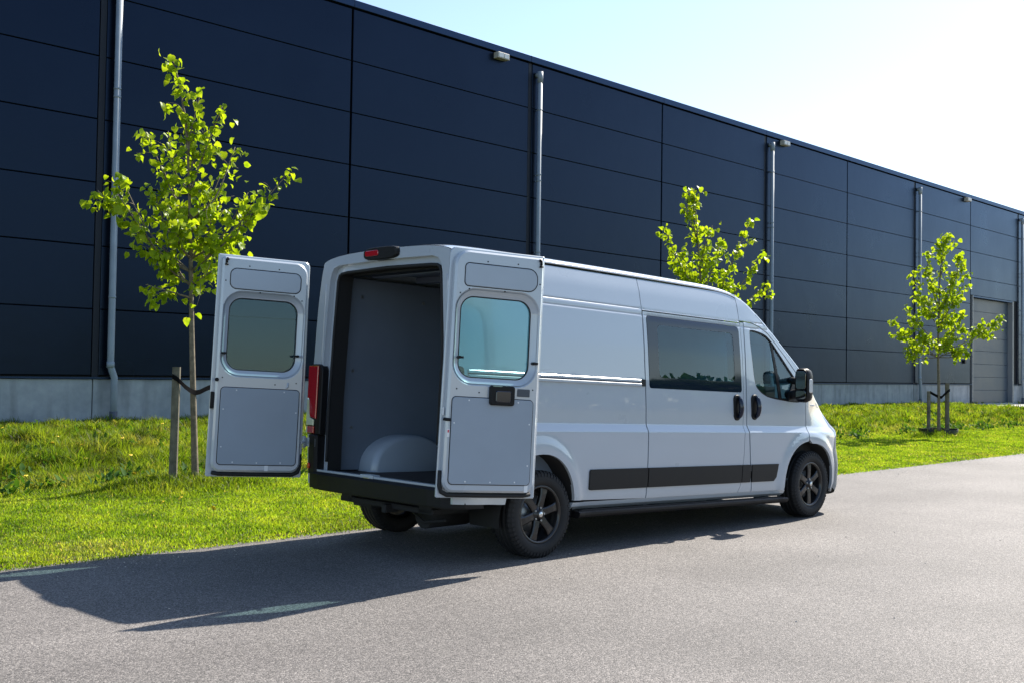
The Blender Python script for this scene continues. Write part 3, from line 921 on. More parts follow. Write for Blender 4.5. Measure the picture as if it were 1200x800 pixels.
# --- wheels
def make_wheel():
    w = empty('wheel', parent=VAN)
    RW = 0.345; hw = 0.115       # outside face looks towards -y
    prof = [(0.225, .085), (.235, .105), (.26, .116), (.295, .117), (.322, .108), (.336, .094), (.3445, .080)]
    prof += [(.345, .052), (.337, .050), (.337, .043), (.345, .041), (.345, .006), (.337, .004), (.337, -.004), (.345, -.006), (.345, -.041), (.337, -.043), (.337, -.050), (.345, -.052)]
    prof += [(a, -b) for a, b in prof[:7][::-1]]
    m = MB(); m.revolve(prof, n=72)
    # shoulder lugs
    for k in range(54):
        a = 2 * math.pi * k / 54
        for sy in (-1, 1):
            V = []
            for da in (-.036, .036):
                for r_, y_ in ((.300, .118), (.326, .1135), (.349, .088), (.349, .060), (.33, .06), (.30, .10)):
                    V.append((r_ * math.cos(a + da + .012 * sy), sy * y_, r_ * math.sin(a + da + .012 * sy)))
            Fs = [tuple(range(6)), tuple(range(11, 5, -1))] + [(i, (i + 1) % 6, 6 + (i + 1) % 6, 6 + i) for i in range(6)]
            m.add(V, Fs)
    m.build('tyre', TYRE, w)
    m = MB()
    m.revolve([(.232, -.098), (.226, -.104), (.215, -.100), (.208, -.085), (.200, -.05), (.198, .06), (.225, .10)], n=60)
    # back disc behind the spokes
    m.revolve([(.001, .02), (.10, .02), (.198, .03)], n=40)
    rim = m.build('rim', RIM, w)
    for k in range(6):
        a = 2 * math.pi * k / 6 + 0.28
        m = MB()
        u = np.array([math.cos(a), 0, math.sin(a)]); t = np.array([-math.sin(a), 0, math.cos(a)])
        pr = [(.045, .034, -.082), (.10, .030, -.088), (.16, .032, -.090), (.205, .042, -.086), (.212, .046, -.080)]
        V = []
        for r_, hw_, y_ in pr:
            for s_, dy in ((-1, .030), (-1, .006), (-.72, 0), (.72, 0), (1, .006), (1, .030)):
                p = u * r_ + t * hw_ * s_; V.append((p[0], y_ + dy, p[2]))
        Fs = []
        for i in range(len(pr) - 1):
            for b in range(6):
                Fs.append((i * 6 + b, i * 6 + (b + 1) % 6, (i + 1) * 6 + (b + 1) % 6, (i + 1) * 6 + b))
        Fs += [tuple(range(6))[::-1], tuple((len(pr) - 1) * 6 + k_ for k_ in range(6))]
        m.add(V, Fs); m.build('spoke', RIM, w)
    m = MB(); m.revolve([(.001, -.106), (.030, -.106), (.034, -.102), (.036, -.085), (.062, -.082), (.066, -.060)], n=30)
    m.build('hub_cap', RIM, w)
    m = MB(); m.revolve([(.001, -.1085), (.019, -.1085), (.021, -.1065)], n=20); m.build('emblem', CHROME, w)
    for k in range(5):
        a = 2 * math.pi * k / 5 + .1
        m = MB(); m.tube([(.052 * math.cos(a), -.08, .052 * math.sin(a)), (.052 * math.cos(a), -.093, .052 * math.sin(a))], .009, 6); m.build('wheel_bolt', STEEL, w)
    m = MB(); m.revolve([(.001, .0), (.15, .0), (.15, .03), (.001, .03)], n=30); m.build('brake_disc', STEEL, w)
    return w
def copy_tree(o, parent):
    c = o.copy(); COL.objects.link(c); c.parent = parent
    for ch in list(o.children): copy_tree(ch, c)
    return c
w0 = make_wheel()
spots = [(0, -.895, 0.05, 0), (4.035, -.895, -.25, 0), (0, .895, 0.3, 1), (4.035, .895, 0.6, 1)]
for i, (x, y, a, fl) in enumerate(spots):
    w = w0 if i == 0 else copy_tree(w0, VAN)
    w.location = (x, y, 0.345)
    w.rotation_euler = (0, a, math.pi if fl else 0)

# --- wheel housings, chassis
def liner(A, sgn, name='wheel_housing'):
    cx, cz, a, b = A
    m = MB(); V = []; n = 24
    ths = np.linspace(R(-12), R(192), n)
    for y in (1.012, 0.62):
        for t in ths:
            V.append((cx + (a + .012) * math.cos(t), sgn * y, cz + (b + .012) * math.sin(t)))
    Fs = [(i, i + 1, n + i + 1, n + i) for i in range(n - 1)]
    b0 = len(V); V.append((cx, sgn * .62, cz))
    Fs += [(n + i, n + i + 1, b0) for i in range(n - 1)]
    for p in range(len(V)):
        x, y, z = V[p]
        if abs(y) > 1: V[p] = (x, sgn * (float(halfw(x, z)) - .02), z)
    m.add(shear(V), Fs, True); return m.build(name, DARKIN, VAN)
for sgn in (-1, 1):
    liner(AR, sgn); liner(AF, sgn)
m = MB()
m.box(-0.80, 4.6, -.60, -.45, .34, .50); m.box(-0.80, 4.6, .45, .60, .34, .50)
m.box(-0.82, 4.7, -.62, .62, .50, .535)
m.box(0.45, 3.5, -.98, .98, .44, .50); m.box(0.9, 2.0, -.40, .2, .25, .40)
m.v = shear(m.v); ch = m.build('chassis', DARKIN, VAN)
m = MB(); m.tube([(0, -.78, .345), (0, .78, .345)], .05, 12); m.tube([(0, -.1, .345), (0, .1, .345)], .09, 12); m.build('rear_axle', DARKIN, VAN)
m = MB(); m.tube([(4.035, -.78, .345), (4.035, .78, .345)], .05, 12); m.build('front_axle', DARKIN, VAN)
m = MB(); m.box(-.80, -.72, -.62, .62, .36, .405, .01); m.box(-.86, -.72, -.10, -.04, .33, .40, .01); m.build('tow_beam', DARKIN, VAN)
m = MB(); m.tube([(2.6, .30, .30), (1.0, .42, .27), (.3, .48, .26), (-.2, .50, .42), (-.45, .48, .33), (-.60, .48, .31)], .032, 12); m.build('exhaust_pipe', DARKIN, VAN)
m = MB(); m.tube([(-.55, -.2, .30), (-.1, -.2, .30)], .11, 14); m.tube([(-.62, -.56, .30), (-.62, -.30, .26), (-.60, -.1, .34)], .012, 8); m.build('towing_box', DARKIN, VAN)

# --- rear frame
xr = lambda z: np.interp(z, [.46, .60, .90, 1.6, 2.35, 2.5], [-.902, -.902, -.897, -.867, -.851, -.845])
zs_ = np.concatenate([np.linspace(.58, 2.33, 26)])
rside = [(-float(halfw(xr(z), z)), z) for z in zs_]
wtop = -rside[-1][0]
arc = [(wtop * t, 2.335 + .095 * (1 - abs(t) ** 2.6) ** (1 / 2.6)) for t in np.sin(np.linspace(-math.pi / 2, math.pi / 2, 41))][1:-1]
lside = [(-a, b) for a, b in rside]
outer = rside + arc + lside[::-1]
def opening(g, zb=.58):
    l = [(-.815 + g, zb + (0 if zb > .58 else 0)), (-.815 + g, 1.2), (-.795 + g, 1.7), (-.755 + g, 2.20), (-.735 + g, 2.27 - g * .3), (-.70 + g, 2.315 - g * .8), (-.62 + g, 2.335 - g), (0, 2.345 - g)]
    return l + [(-a, b) for a, b in l[:-1][::-1]]
def rear_ring(name, lo, hi, dx, mat, parent=VAN):
    V, T, lidx = triangulate(lo + hi[::-1], [], 0.12)
    mb = MB(); mb.add(shear([(float(xr(b)) + dx, a, b) for a, b in V]), [t[::-1] for t in T], False)
    return mb
op1 = opening(0.0); op2 = opening(0.068)
m = rear_ring('rear_frame', outer, op1, 0.0, PAINT)
# jamb steps
def strip_between(mb, A, dxa, B, dxb):
    n = len(A)
    V = [(float(xr(z)) + dxa, y, z) for y, z in A] + [(float(xr(z)) + dxb, y, z) for y, z in B]
    mb.add(shear(V), [(i, i + 1, n + i + 1, n + i) for i in range(n - 1)])
strip_between(m, op1, 0, op1, .05)
strip_between(m, op1, .05, op2, .05)
rf = m.build('rear_frame', PAINT, VAN)
m = MB(); strip_between(m, op2, .05, op2, .19); m.build('jamb_return', DARKIN, rf)
op3 = opening(0.062)
MB().tube(shear([(float(xr(z)) + .043, y, z) for y, z in resample(op3, .08)[:-14] if z > .585]), .013, 8).build('door_seal', RUBBER, rf)
# pressed groove lines on the jambs
for sgn in (-1, 1):
    MB().tube(shear([(float(xr(z)) + .001, sgn * (.845 - .03 * smooth(1.3, 2.2, z)), z) for z in np.linspace(1.5, 2.18, 12)]), .006, 6).build('jamb_groove', PAINT, rf)
# dark door recess at the head of the opening
m = MB(); m.box(float(xr(2.3)) + .12, -.62, -.70, .70, 2.25, 2.30); m.v = shear(m.v); m.build('header_lining', BLACKP, rf)

# third brake light
m = MB(); n = 22
rings = []
for dx, s_ in ((.06, 1.0), (-.01, 1.0), (-.028, .96), (-.034, .88)):
    rings.append([(-.845 + dx, .02 + s_ * .235 * math.copysign(abs(math.cos(a)) ** .5, math.cos(a)), 2.395 + s_ * .052 * math.copysign(abs(math.sin(a)) ** .6, math.sin(a))) for a in np.linspace(0, 2 * math.pi, n, endpoint=False)])
V = [p for r_ in rings for p in r_]
Fs = [(a * n + b, a * n + (b + 1) % n, (a + 1) * n + (b + 1) % n, (a + 1) * n + b) for a in range(3) for b in range(n)] + [tuple(3 * n + k for k in range(n))]
m.add(shear(V), Fs); bl = m.build('brake_light', BLACKP, VAN)
m = MB(); plate(m, rrect(.035, .215, 2.375, 2.422, .018), 0, .008, bevel=.004, fmap=lambda u, v, n_: (-.877 - n_, u, v)); m.v = shear(m.v); m.build('lens', REDL, bl)
# tail lights
def tail(sgn):
    def f(dx):
        return lambda u, v, n_: (float(xr(v)) - dx - n_ + .12 * max(0, u - .90), sgn * u, v)
    m = MB(); plate(m, rrect(.782, .990, .885, 1.492, (.01, .01, .05, .06)), -.04, .022, bevel=.008, fmap=f(0)); m.v = shear(m.v)
    h = m.build('tail_light', BLACKP, VAN)
    L_ = [('lens', REDL, [(.835, 1.02), (.925, 1.035), (.940, 1.075), (.955, 1.19), (.994, 1.20), (.994, 1.478), (.835, 1.478)]),
          ('reverse_lens', CLEARL, [(.868, .962), (.994, .962), (.994, 1.192), (.960, 1.182), (.945, 1.07), (.928, 1.027), (.868, 1.012)]),
          ('lens', REDL, [(.86, .895), (.965, .895), (.965, .955), (.86, .955)]),
          ('reverse_lens', CLEARL, [(.97, .895), (.994, .895), (.994, .955), (.97, .955)])]
    for nme, mt, ol in L_:
        m = MB(); plate(m, ol, 0, .012, bevel=.004, fmap=f(.0225)); m.v = shear(m.v); m.build(nme, mt, h)
tail(1); tail(-1)
# rear bumper with corner towers, threshold, reflectors
half = [(-.62, 1.0), (-.80, .995), (-.895, .955), (-.940, .88), (-.958, .74), (-.965, .4)]
plan = half + [(x, -y) for x, y in half[::-1]]
m = MB(); plate(m, plan, .432, .572, bevel=.02, fmap=lambda u, v, n_: (u, v, n_)); 
plate(m, [(x * .97, y * .985) for x, y in plan], .418, .433, fmap=lambda u, v, n_: (u, v, n_))
for sgn in (-1, 1):
    tw = [(-.78, .992), (-.87, .975), (-.918, .945), (-.938, .90), (-.938, .83), (-.92, .80), (-.78, .80)]
    plate(m, [(x, sgn * y) for x, y in tw], .55, .884, bevel=.012, fmap=lambda u, v, n_: (u, v, n_))
m.v = shear(m.v); bump = m.build('rear_bumper', BLACKP, VAN)
m = MB(); m.box(-.925, -.86, -.80, .80, .571, .590, .004); m.box(-.935, -.86, -.02, .15, .5705, .600, .004); m.v = shear(m.v); m.build('threshold', PAINT, VAN)
m = MB(); m.box(-.945, -.92, .02, .10, .570, .583, .004); m.v = shear(m.v); m.build('door_striker', CHROME, VAN)
for sgn in (-1, 1):
    m = MB(); m.tube(shear([(-.935, sgn * .905, .615), (-.946, sgn * .908, .615)]), .026, 14); m.build('reflector', REDB, bump)
# hinges on the pillars
for sgn in (-1, 1):
    for z in (0.815,) if sgn > 0 else (0.80,):
        m = MB(); m.box(-.935, -.87, min(sgn * .82, sgn * .97), max(sgn * .82, sgn * .97), z - .04, z + .04, .006)
        m.tube([(-.95, sgn * .965, z - .05), (-.95, sgn * .965, z + .05)], .016, 10)
        m.tube([(-.95, sgn * .965, z), (-1.05 if sgn > 0 else -1.04, sgn * (.86 if sgn > 0 else 1.03), z)], .014, 8)
        m.v = shear(m.v); m.build('door_hinge', PAINT, VAN)

# --- cargo bay
m = MB(); m.box(-.865, 1.22, -.90, .90, .535, .566); m.v = shear(m.v); m.build('cargo_floor', FLOORM, VAN)
def lining(sgn):
    ol = [(-.745, .575), (1.2, .575), (1.2, 2.26), (-.70, 2.26), (-.735, 1.5)]
    m = MB(); plate(m, ol, 0, .012, bevel=.003, fmap=lambda u, v, n_: (u, sgn * (.835 - .05 * smooth(1.2, 2.26, v) - n_), v))
    m.v = shear(m.v); l = m.build('wall_lining', LINING, VAN)
    for x, z in ((-.56, .95), (-.56, 1.45), (-.5, 2.1), (.2, 1.5), (.2, 2.1), (.9, .95), (.9, 1.5)):
        mb = MB(); y = .835 - .05 * float(smooth(1.2, 2.26, z)) - .012
        mb.tube([(x, sgn * y, z), (x, sgn * (y - .006), z)], .016, 10); mb.v = shear(mb.v); mb.build('lining_clip', STEEL, l)
lining(1); lining(-1)
for sgn in (-1, 1):
    m = MB(); n = 28; V = []
    prof = [(.84, 1.0), (.68, 1.0), (.625, .96), (.60, .88), (.595, .0)]
    ths = np.linspace(0, math.pi, n)
    for y, s_ in prof:
        for t in ths:
            V.append((-.02 + .445 * s_ * math.cos(t), sgn * y, .566 + .325 * s_ * math.sin(t) ** .85))
    Fs = [(a * n + b, a * n + b + 1, (a + 1) * n + b + 1, (a + 1) * n + b) for a in range(len(prof) - 1) for b in range(n - 1)]
    m.add(shear(V), Fs, True); m.build('wheel_box', PAINT_IN, VAN)
m = MB(); m.box(-.66, 1.2, -.79, .79, 2.335, 2.35); m.v = shear(m.v); cl = m.build('cargo_ceiling', LINING, VAN)
for x in (-.35, .15, .65, 1.1):
    m = MB(); m.box(x - .04, x + .04, -.79, .79, 2.28, 2.334, .01); m.v = shear(m.v); m.build('roof_rib', LINING, cl)
m = MB(); m.box(-.60, -.50, -.25, .05, 2.27, 2.31, .01); m.v = shear(m.v); m.build('interior_lamp', BLACKP, cl)
# post of the door frame standing inside the opening
m = MB(); m.box(-.79, -.75, .775, .80, .575, 1.02, .004); m.v = shear(m.v); m.build('tie_post', PAINT_IN, VAN)
bz = np.linspace(.47, 2.34, 14); bo = [(float(halfw(1.2, z)) - .045, float(z)) for z in bz]
m = MB(); plate(m, bo + [(-a, b) for a, b in bo[::-1]], 1.22, 1.25, fmap=lambda u, v, n_: (n_, u, v)); m.v = shear(m.v); m.build('bulkhead', CABLIGHT, VAN)
# --- cab
m = MB(); m.box(1.25, 4.0, -.93, .93, .51, .535); m.v = shear(m.v); m.build('cab_floor', SEATM, VAN)
def seat(x, y, w_, rows=1):
    s_ = empty('seat', parent=VAN)
    def prt(nm, x0, x1, z0, z1, hw, tilt=0.0, b=.05):
        m = MB(); m.box(x0, x1, y - hw, y + hw, z0, z1, b)
        m.v = [(a - tilt * (c - z0), bb, c) for a, bb, c in m.v]; m.v = shear(m.v)
        return m.build(nm, SEATM, s_)
    prt('seat_cushion', x - .02, x + .50, .80, .98, w_)
    prt('backrest', x - .10, x + .05, .92, 1.52, w_ * .95, .22)
    prt('headrest', x - .25, x - .14, 1.55, 1.78, .15, .12, .045)
    prt('seat_base', x + .05, x + .42, .53, .80, w_ * .8, 0, .01)
m = MB(); plate(m, [(a - .05, b) for a, b in bo] + [(-a + .05, b) for a, b in bo[::-1]], 2.66, 2.69, fmap=lambda u, v, n_: (n_, u, v)); m.v = shear(m.v); m.build('cab_partition', CABLIGHT, VAN)
seat(2.98, -.60, .25); seat(2.98, -.12, .22); seat(2.98, .52, .27)
m = MB(); plate(m, [(3.62, .75), (3.70, 1.18), (3.86, 1.30), (4.16, 1.36), (4.2, .6), (3.75, .6)], -.90, .90, bevel=.02, fmap=lambda u, v, n_: (u, n_, v)); m.v = shear(m.v); m.build('dashboard', BLACKP, VAN)
m = MB(); pts = [(3.50 + .10 * math.sin(a), .52 + .19 * math.cos(a), 1.25 + .16 * math.sin(a)) for a in np.linspace(0, 2 * math.pi, 25)]
m.tube(shear(pts), .017, 8, cap=False); m.tube(shear([(3.50, .52, 1.25), (3.72, .52, 1.12)]), .04, 10); m.build('steering_wheel', BLACKP, VAN)
for x0, x1, z1, dy in ((2.9, 3.55, 1.32, 0), (1.33, 2.72, 1.38, 0)):
    for sgn in (-1, 1):
        m = MB(); m.box(x0, x1, min(sgn * .90, sgn * .94), max(sgn * .90, sgn * .94), .5, z1, .01); m.v = shear(m.v); m.build('door_card', SEATM, VAN)
# documents behind the screen
m = MB(); m.box(3.93, 3.932, -.80, -.62, 1.36, 1.50); m.v = shear(m.v); m.build('paper_sheet', WHITE, VAN)

# --- rear doors, built flat: u from hinge to free edge, v up, n towards the inner face
DW, DH = 0.80, 1.845
def rear_door(hinge, th, k, left):
    d = Vector((math.cos(th), math.sin(th), -k * math.cos(th))).normalized()
    v = Vector((k, 0, 1)).normalized()
    v = (v - d * v.dot(d)).normalized()
    org = Vector(hinge)
    if left:
        org = org + d * DW; d = -d
        fl = lambda u: DW - u
    else:
        fl = lambda u: u
    nrm = d.cross(v)
    Mx = Matrix((d, v, nrm)).transposed().to_4x4(); Mx.translation = org
    def U(l): return [(fl(a), b) for a, b in l]
    win = rrect(.115, .690, .890, 1.485, .105, 8)
    out = rrect(0, DW, 0, DH, (.012, .012, .012, .05), 4); out = [(a + .02 * float(smooth(1.1, 1.85, b)) * (1 - a / DW), b) for a, b in out]
    mb = MB()
    plate(mb, U(out), -.078, -.060, [U(win)], bevel=.006)                      # outer skin with its flange
    inn = rrect(.028, DW - .030, .045, DH - .022, (.085, .075, .03, .11), 8)
    inn = [(a + .02 * float(smooth(1.1, 1.85, b)) * (1 - a / DW), b) for a, b in inn]
    plate(mb, U(inn), -.0602, -.006, [U(offset_poly(win, -.045))], bevel=.016, back=False)  # inner pressing
    # sunk border round the window
    A = offset_poly(win, -.045 - .016); 
    ow = offset_poly(win, -.046); iw = np.array(win) if area2(win) > 0 else np.array(win)[::-1]
    n_ = len(iw)
    V = [(fl(a), b, -.012) for a, b in ow] + [(fl(a), b, -.040) for a, b in offset_poly(win, -.018)] + [(fl(a), b, -.044) for a, b in iw]
    Fs = []
    for q in range(2):
        for i in range(n_):
            j = (i + 1) % n_
            fc = (q * n_ + i, q * n_ + j, (q + 1) * n_ + j, (q + 1) * n_ + i)
            Fs.append(fc if not left else fc[::-1])
    mb.add(V, Fs, True)
    door = mb.build('rear_door', PAINT, VAN)
    door.matrix_local = Mx
    # window pane and seal
    mb = MB(); plate(mb, U(offset_poly(win, -.006)), -.058, -.054); mb.build('pane', GLASS_D, door)
    mb = MB(); pts = [(fl(a), b, -.047) for a, b in list(iw) + [iw[0]]]; mb.tube(pts, .006, 6, cap=False); mb.build('window_seal', RUBBER, door)
    # upper pressed panel and lower lining board
    up = rrect(.125, .715, 1.560, 1.725, (.03, .07, .07, .03), 6) if not left else rrect(.11, .70, 1.560, 1.725, (.05, .05, .05, .05), 6)
    mb = MB(); plate(mb, U(up), -.008, -.0015, bevel=.003); mb.build('upper_board', DOORLINE if False else PAINT_IN, door)
    mb = MB(); o2 = offset_poly(up, -.004); mb.tube([(fl(a), b, -.006) for a, b in list(o2) + [o2[0]]], .0035, 6, cap=False); mb.build('board_seam', RUBBER, door)
    lo = rrect(.070, .725, .105, .740, .03, 5)
    mb = MB(); plate(mb, U(lo), -.008, .002, bevel=.003); lb = mb.build('lower_board', DOORLINE, door)
    mb = MB(); o2 = offset_poly(lo, -.003); mb.tube([(fl(a), b, -.005) for a, b in list(o2) + [o2[0]]], .003, 6, cap=False); mb.build('board_seam', RUBBER, door)
    riv = [(.2, .72), (.6, .72), (.09, .55), (.70, .56), (.2, .125), (.40, .122), (.6, .125), (.70, .25)]
    for a, b in riv:
        mb = MB(); mb.tube([(fl(a), b, .002), (fl(a), b, .005)], .006, 8); mb.build('rivet', WHITE, lb)
    for a, b in ((.16, 1.535), (.30, 1.75), (.55, 1.755), (.09, 1.50), (.10, .80), (.28, .78), (.74, 1.62), (.72, .82), (.45, 1.54)):
        mb = MB(); mb.tube([(fl(a), b, -.007), (fl(a), b, -.0045)], .006, 8); mb.build('plug', BLACKP, door)
    # window catches
    for a, b in ((.105, 1.03), (.715, 1.02)):
        mb = MB(); mb.tube([(fl(a), b, -.03), (fl(a), b, .018)], .011, 8); mb.box(min(fl(a - .012), fl(a + .030)), max(fl(a - .012), fl(a + .030)), b - .008, b + .008, .004, .016); mb.build('window_catch', BLACKP, door)
    # rubber at the foot, lock pieces
    mb = MB()
    pts = [(.020, .20, -.052), (.020, .09, -.050), (.035, .045, -.046), (.08, .024, -.046), (.40, .022, -.046), (.70, .024, -.046), (.755, .035, -.046)]
    mb.tube([(fl(a), b, n) for a, b, n in pts], .017, 8); mb.build('door_rubber', RUBBER, door)
    mb = MB(); plate(mb, rrect(min(fl(.755), fl(.70)), max(fl(.755), fl(.70)), 1.735, 1.80, .008), -.008, .006, bevel=.004)
    if left: pass
    mb2 = MB(); mb2.tube([(fl(.742), 1.80, .002), (fl(.742), 1.765, .002)], .010, 8); mb2.tube([(fl(.742), 1.80, .002), (fl(.725), 1.80, .002)], .012, 8); mb2.tube([(fl(.742), 1.76, .002), (fl(.742), 1.748, .002)], .015, 10)
    mb2.build('upper_latch', BLACKP, door)
    if not left:
        mb = MB(); plate(mb, rrect(.360, .560, .692, .838, .02), -.008, .030, bevel=.008); h = mb.build('latch_handle', BLACKP, door)
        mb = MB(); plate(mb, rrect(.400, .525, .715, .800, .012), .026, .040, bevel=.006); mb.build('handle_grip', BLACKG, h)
        mb = MB(); plate(mb, rrect(.592, .695, .765, .822, .006), -.008, .0, bevel=.002); mb.build('lock_cover', plain('lock_grey', (.06, .07, .085), .5), door)
        mb = MB(); plate(mb, rrect(.015, .026, .60, .66, .004), -.055, -.045, bevel=.002); plate(mb, rrect(.040, .062, .445, .505, .003), -.008, -.0045, bevel=.001); mb.build('sticker', WHITE, door)
        mb = MB(); plate(mb, rrect(.045, .057, .478, .498, .003), -.004, -.0035); mb.build('sticker_print', REDST, door)
        mb = MB(); plate(mb, rrect(.685, .715, .050, .105, .004), -.006, -.003); mb.build('tag', WHITE, door)
        mb = MB(); mb.tube([(.02, .575, -.03), (.045, .572, -.004), (.06, .572, 0)], .012, 8); mb.build('check_strap', BLACKP, door)
    else:
        mb = MB(); mb.box(min(fl(.775), fl(.80)), max(fl(.775), fl(.80)), .56, .70, -.058, -.02, .006); mb.build('lock_block', BLACKP, door)
        mb = MB(); mb.tube([(fl(.765), .80, -.01), (fl(.765), .80, .01)], .016, 10); mb.build('buffer', BLACKP, door)
        mb = MB(); mb.tube([(fl(.17), .80, -.008), (fl(.17), .77, -.003), (fl(.185), .755, -.003)], .008, 8); mb.build('hook', PAINT, door)
        mb = MB(); plate(mb, rrect(min(fl(.33), fl(.30)), max(fl(.33), fl(.30)), .055, .10, .004), -.006, -.002); mb.build('tag', WHITE, door)
    return door
rear_door((-1.100, -1.045, 0.552), R(-18.5), 0.047, False)
rear_door((-1.055, 0.815, 0.547), R(162.3), 0.043, True)

# ================================================================== TREES, GRASS, FLOWERS
def leaf_mesh(seed):
    """heart-shaped lime leaf, folded along its midrib; stalk at the origin, tip along +x"""
    q = np.random.default_rng(seed)
    prof = [(0.0, 0.0), (-0.06, 0.22), (0.10, 0.44), (0.42, 0.46), (0.74, 0.26), (1.0, 0.0)]
    fold = 0.16 + 0.12 * q.random(); curl = 0.25 + 0.3 * q.random()
    V = []; mid = []
    def P(x, y):
        return (x, y, fold * abs(y) - curl * (x - .3) ** 2 + 0.05 * math.sin(9 * x + 4 * y + seed))
    for x, y in prof: V.append(P(x, y))
    for x, y in prof[1:-1]: V.append(P(x, -y))
    V.append(P(0.42, 0)); V.append(P(0.74, 0))
    c1, c2 = 10, 11
    Fs = [(0, 1, 2, c1), (c1, 2, 3), (c1, 3, 4, c2), (c2, 4, 5), (0, c1, 7, 6), (c1, 8, 7), (c1, c2, 9, 8), (c2, 5, 9)]
    Fs = [f[::-1] for f in Fs]
    return V, Fs
LEAFV = [leaf_mesh(i) for i in range(5)]
LEAFME = []
for V_, F_ in LEAFV:
    me = pymesh('leaf', V_, F_, True); me.materials.append(LEAF); LEAFME.append(me)

def make_tree(name, base, trunk, branches, nleaf, lsize, label, individual=0, seed=1, r0=0.045):
    """trunk / branches in (lateral, depth, height) metres; lateral runs across the view, depth away from it"""
    q = np.random.default_rng(seed)
    t = empty(name, base, 0, label, 'tree', 'young street trees along the verge')
    d = Vector((base[0], base[1], 0)).normalized()
    lat = Vector((d.y, -d.x, 0))
    W = lambda p: lat * p[0] + d * p[1] + Vector((0, 0, p[2]))
    tr = catmull(trunk, 5)
    m = MB()
    H = tr[-1][2]
    m.tube([W(p) for p in tr], [max(.006, r0 * (1 - .86 * p[2] / H)) for p in tr], 9)
    m.tube([W((0, 0, -.15)), W((0, 0, .0)), W((tr[1][0], tr[1][1], tr[1][2] * .5))], [r0 * 1.5, r0 * 1.25, r0], 9)
    m.build('trunk', BARK, t)
    anchors = []
    allb = []
    for b in branches:
        start_h, tip, nsub = b
        k = int(np.argmin(abs(tr[:, 2] - start_h))); s0 = tr[k]
        tip = np.array(tip, float); L_ = np.linalg.norm(tip - s0)
        mid = s0 + (tip - s0) * .5 + np.array([0, 0, -.10 * L_]) + q.normal(0, .05, 3)
        pts = catmull([s0, mid, tip], 6)
        mb = MB(); mb.tube([W(p) for p in pts], [.013 * (1 - .75 * i / (len(pts) - 1)) + .002 for i in range(len(pts))], 6)
        allb.append(pts)
        mbt = mb
        for j in range(nsub):
            f = q.uniform(.22, .92); s1 = pts[int(f * (len(pts) - 1))]
            dirv = (tip - s0) / L_ * .6 + q.normal(0, .6, 3); dirv[2] = dirv[2] * .6 + .18
            l1 = q.uniform(.15, .42) * (1.15 - .5 * f)
            e = s1 + dirv / np.linalg.norm(dirv) * l1
            tw = catmull([s1, (s1 + e) / 2 + q.normal(0, .02, 3) + np.array([0, 0, .02]), e], 3)
            mbt.tube([W(p) for p in tw], [.005, .0045, .004, .0035, .003, .0025, .002], 5);
            allb.append(tw)
        mb.build('branch', BARK, t)
    # leaf stations along the outer part of each shoot
    st = []
    for pts in allb:
        n = len(pts)
        seg = np.linalg.norm(np.diff(pts, axis=0), axis=1).sum()
        cnt = max(2, int(seg / .05))
        for f in np.linspace(.25 if n > 8 else .3, 1, cnt):
            x = f * (n - 1); i = min(n - 2, int(x)); p = pts[i] + (pts[i + 1] - pts[i]) * (x - i)
            st.append((p, f))
        for _ in range(3 if n > 8 else 1): st.append((pts[-1] + q.normal(0, .03, 3), 1.25))
    for p in tr:
        if p[2] > H * .52:
            for _ in range(2): st.append((p + q.normal(0, .02, 3), .6))
    for _ in range(5): st.append((tr[-1] + q.normal(0, .05, 3), 1))
    st_p = np.array([s[0] for s in st]); wgt = np.array([.25 + .75 * s[1] ** 1.5 for s in st]); wgt /= wgt.sum()
    Ls = []
    for i in range(nleaf):
        p = st_p[q.choice(len(st_p), p=wgt)]
        off = q.normal(0, .05, 3); off[2] -= .04
        c = W(p + off)
        az = q.uniform(0, 2 * math.pi); droop = q.normal(-.75, .38)
        dx = Vector((math.cos(az) * math.cos(droop), math.sin(az) * math.cos(droop), math.sin(droop)))
        up = Vector((q.normal(0, .55), q.normal(0, .55), 1)).normalized()
        dy = up.cross(dx).normalized(); dz = dx.cross(dy)
        s = lsize * q.uniform(.62, 1.25)
        Mx = Matrix((dx * s, dy * s, dz * s)).transposed().to_4x4(); Mx.translation = c
        Ls.append((Mx, int(q.integers(0, 5)), s, -(c.dot(d))))
    Ls.sort(key=lambda a: -(a[2] * 8 + a[3]))
    cr = MB()
    for Mx, k, s, _ in Ls[individual:]:
        cr.add([Mx @ Vector(p) for p in LEAFV[k][0]], LEAFV[k][1], True)
    crown = cr.build('crown', LEAF, t)
    if individual: crown['kind'] = 'stuff'
    for Mx, k, s, _ in Ls[:individual]:
        o = bpy.data.objects.new('leaf', LEAFME[k]); COL.objects.link(o); o.parent = crown
        o.matrix_local = Mx
    return t

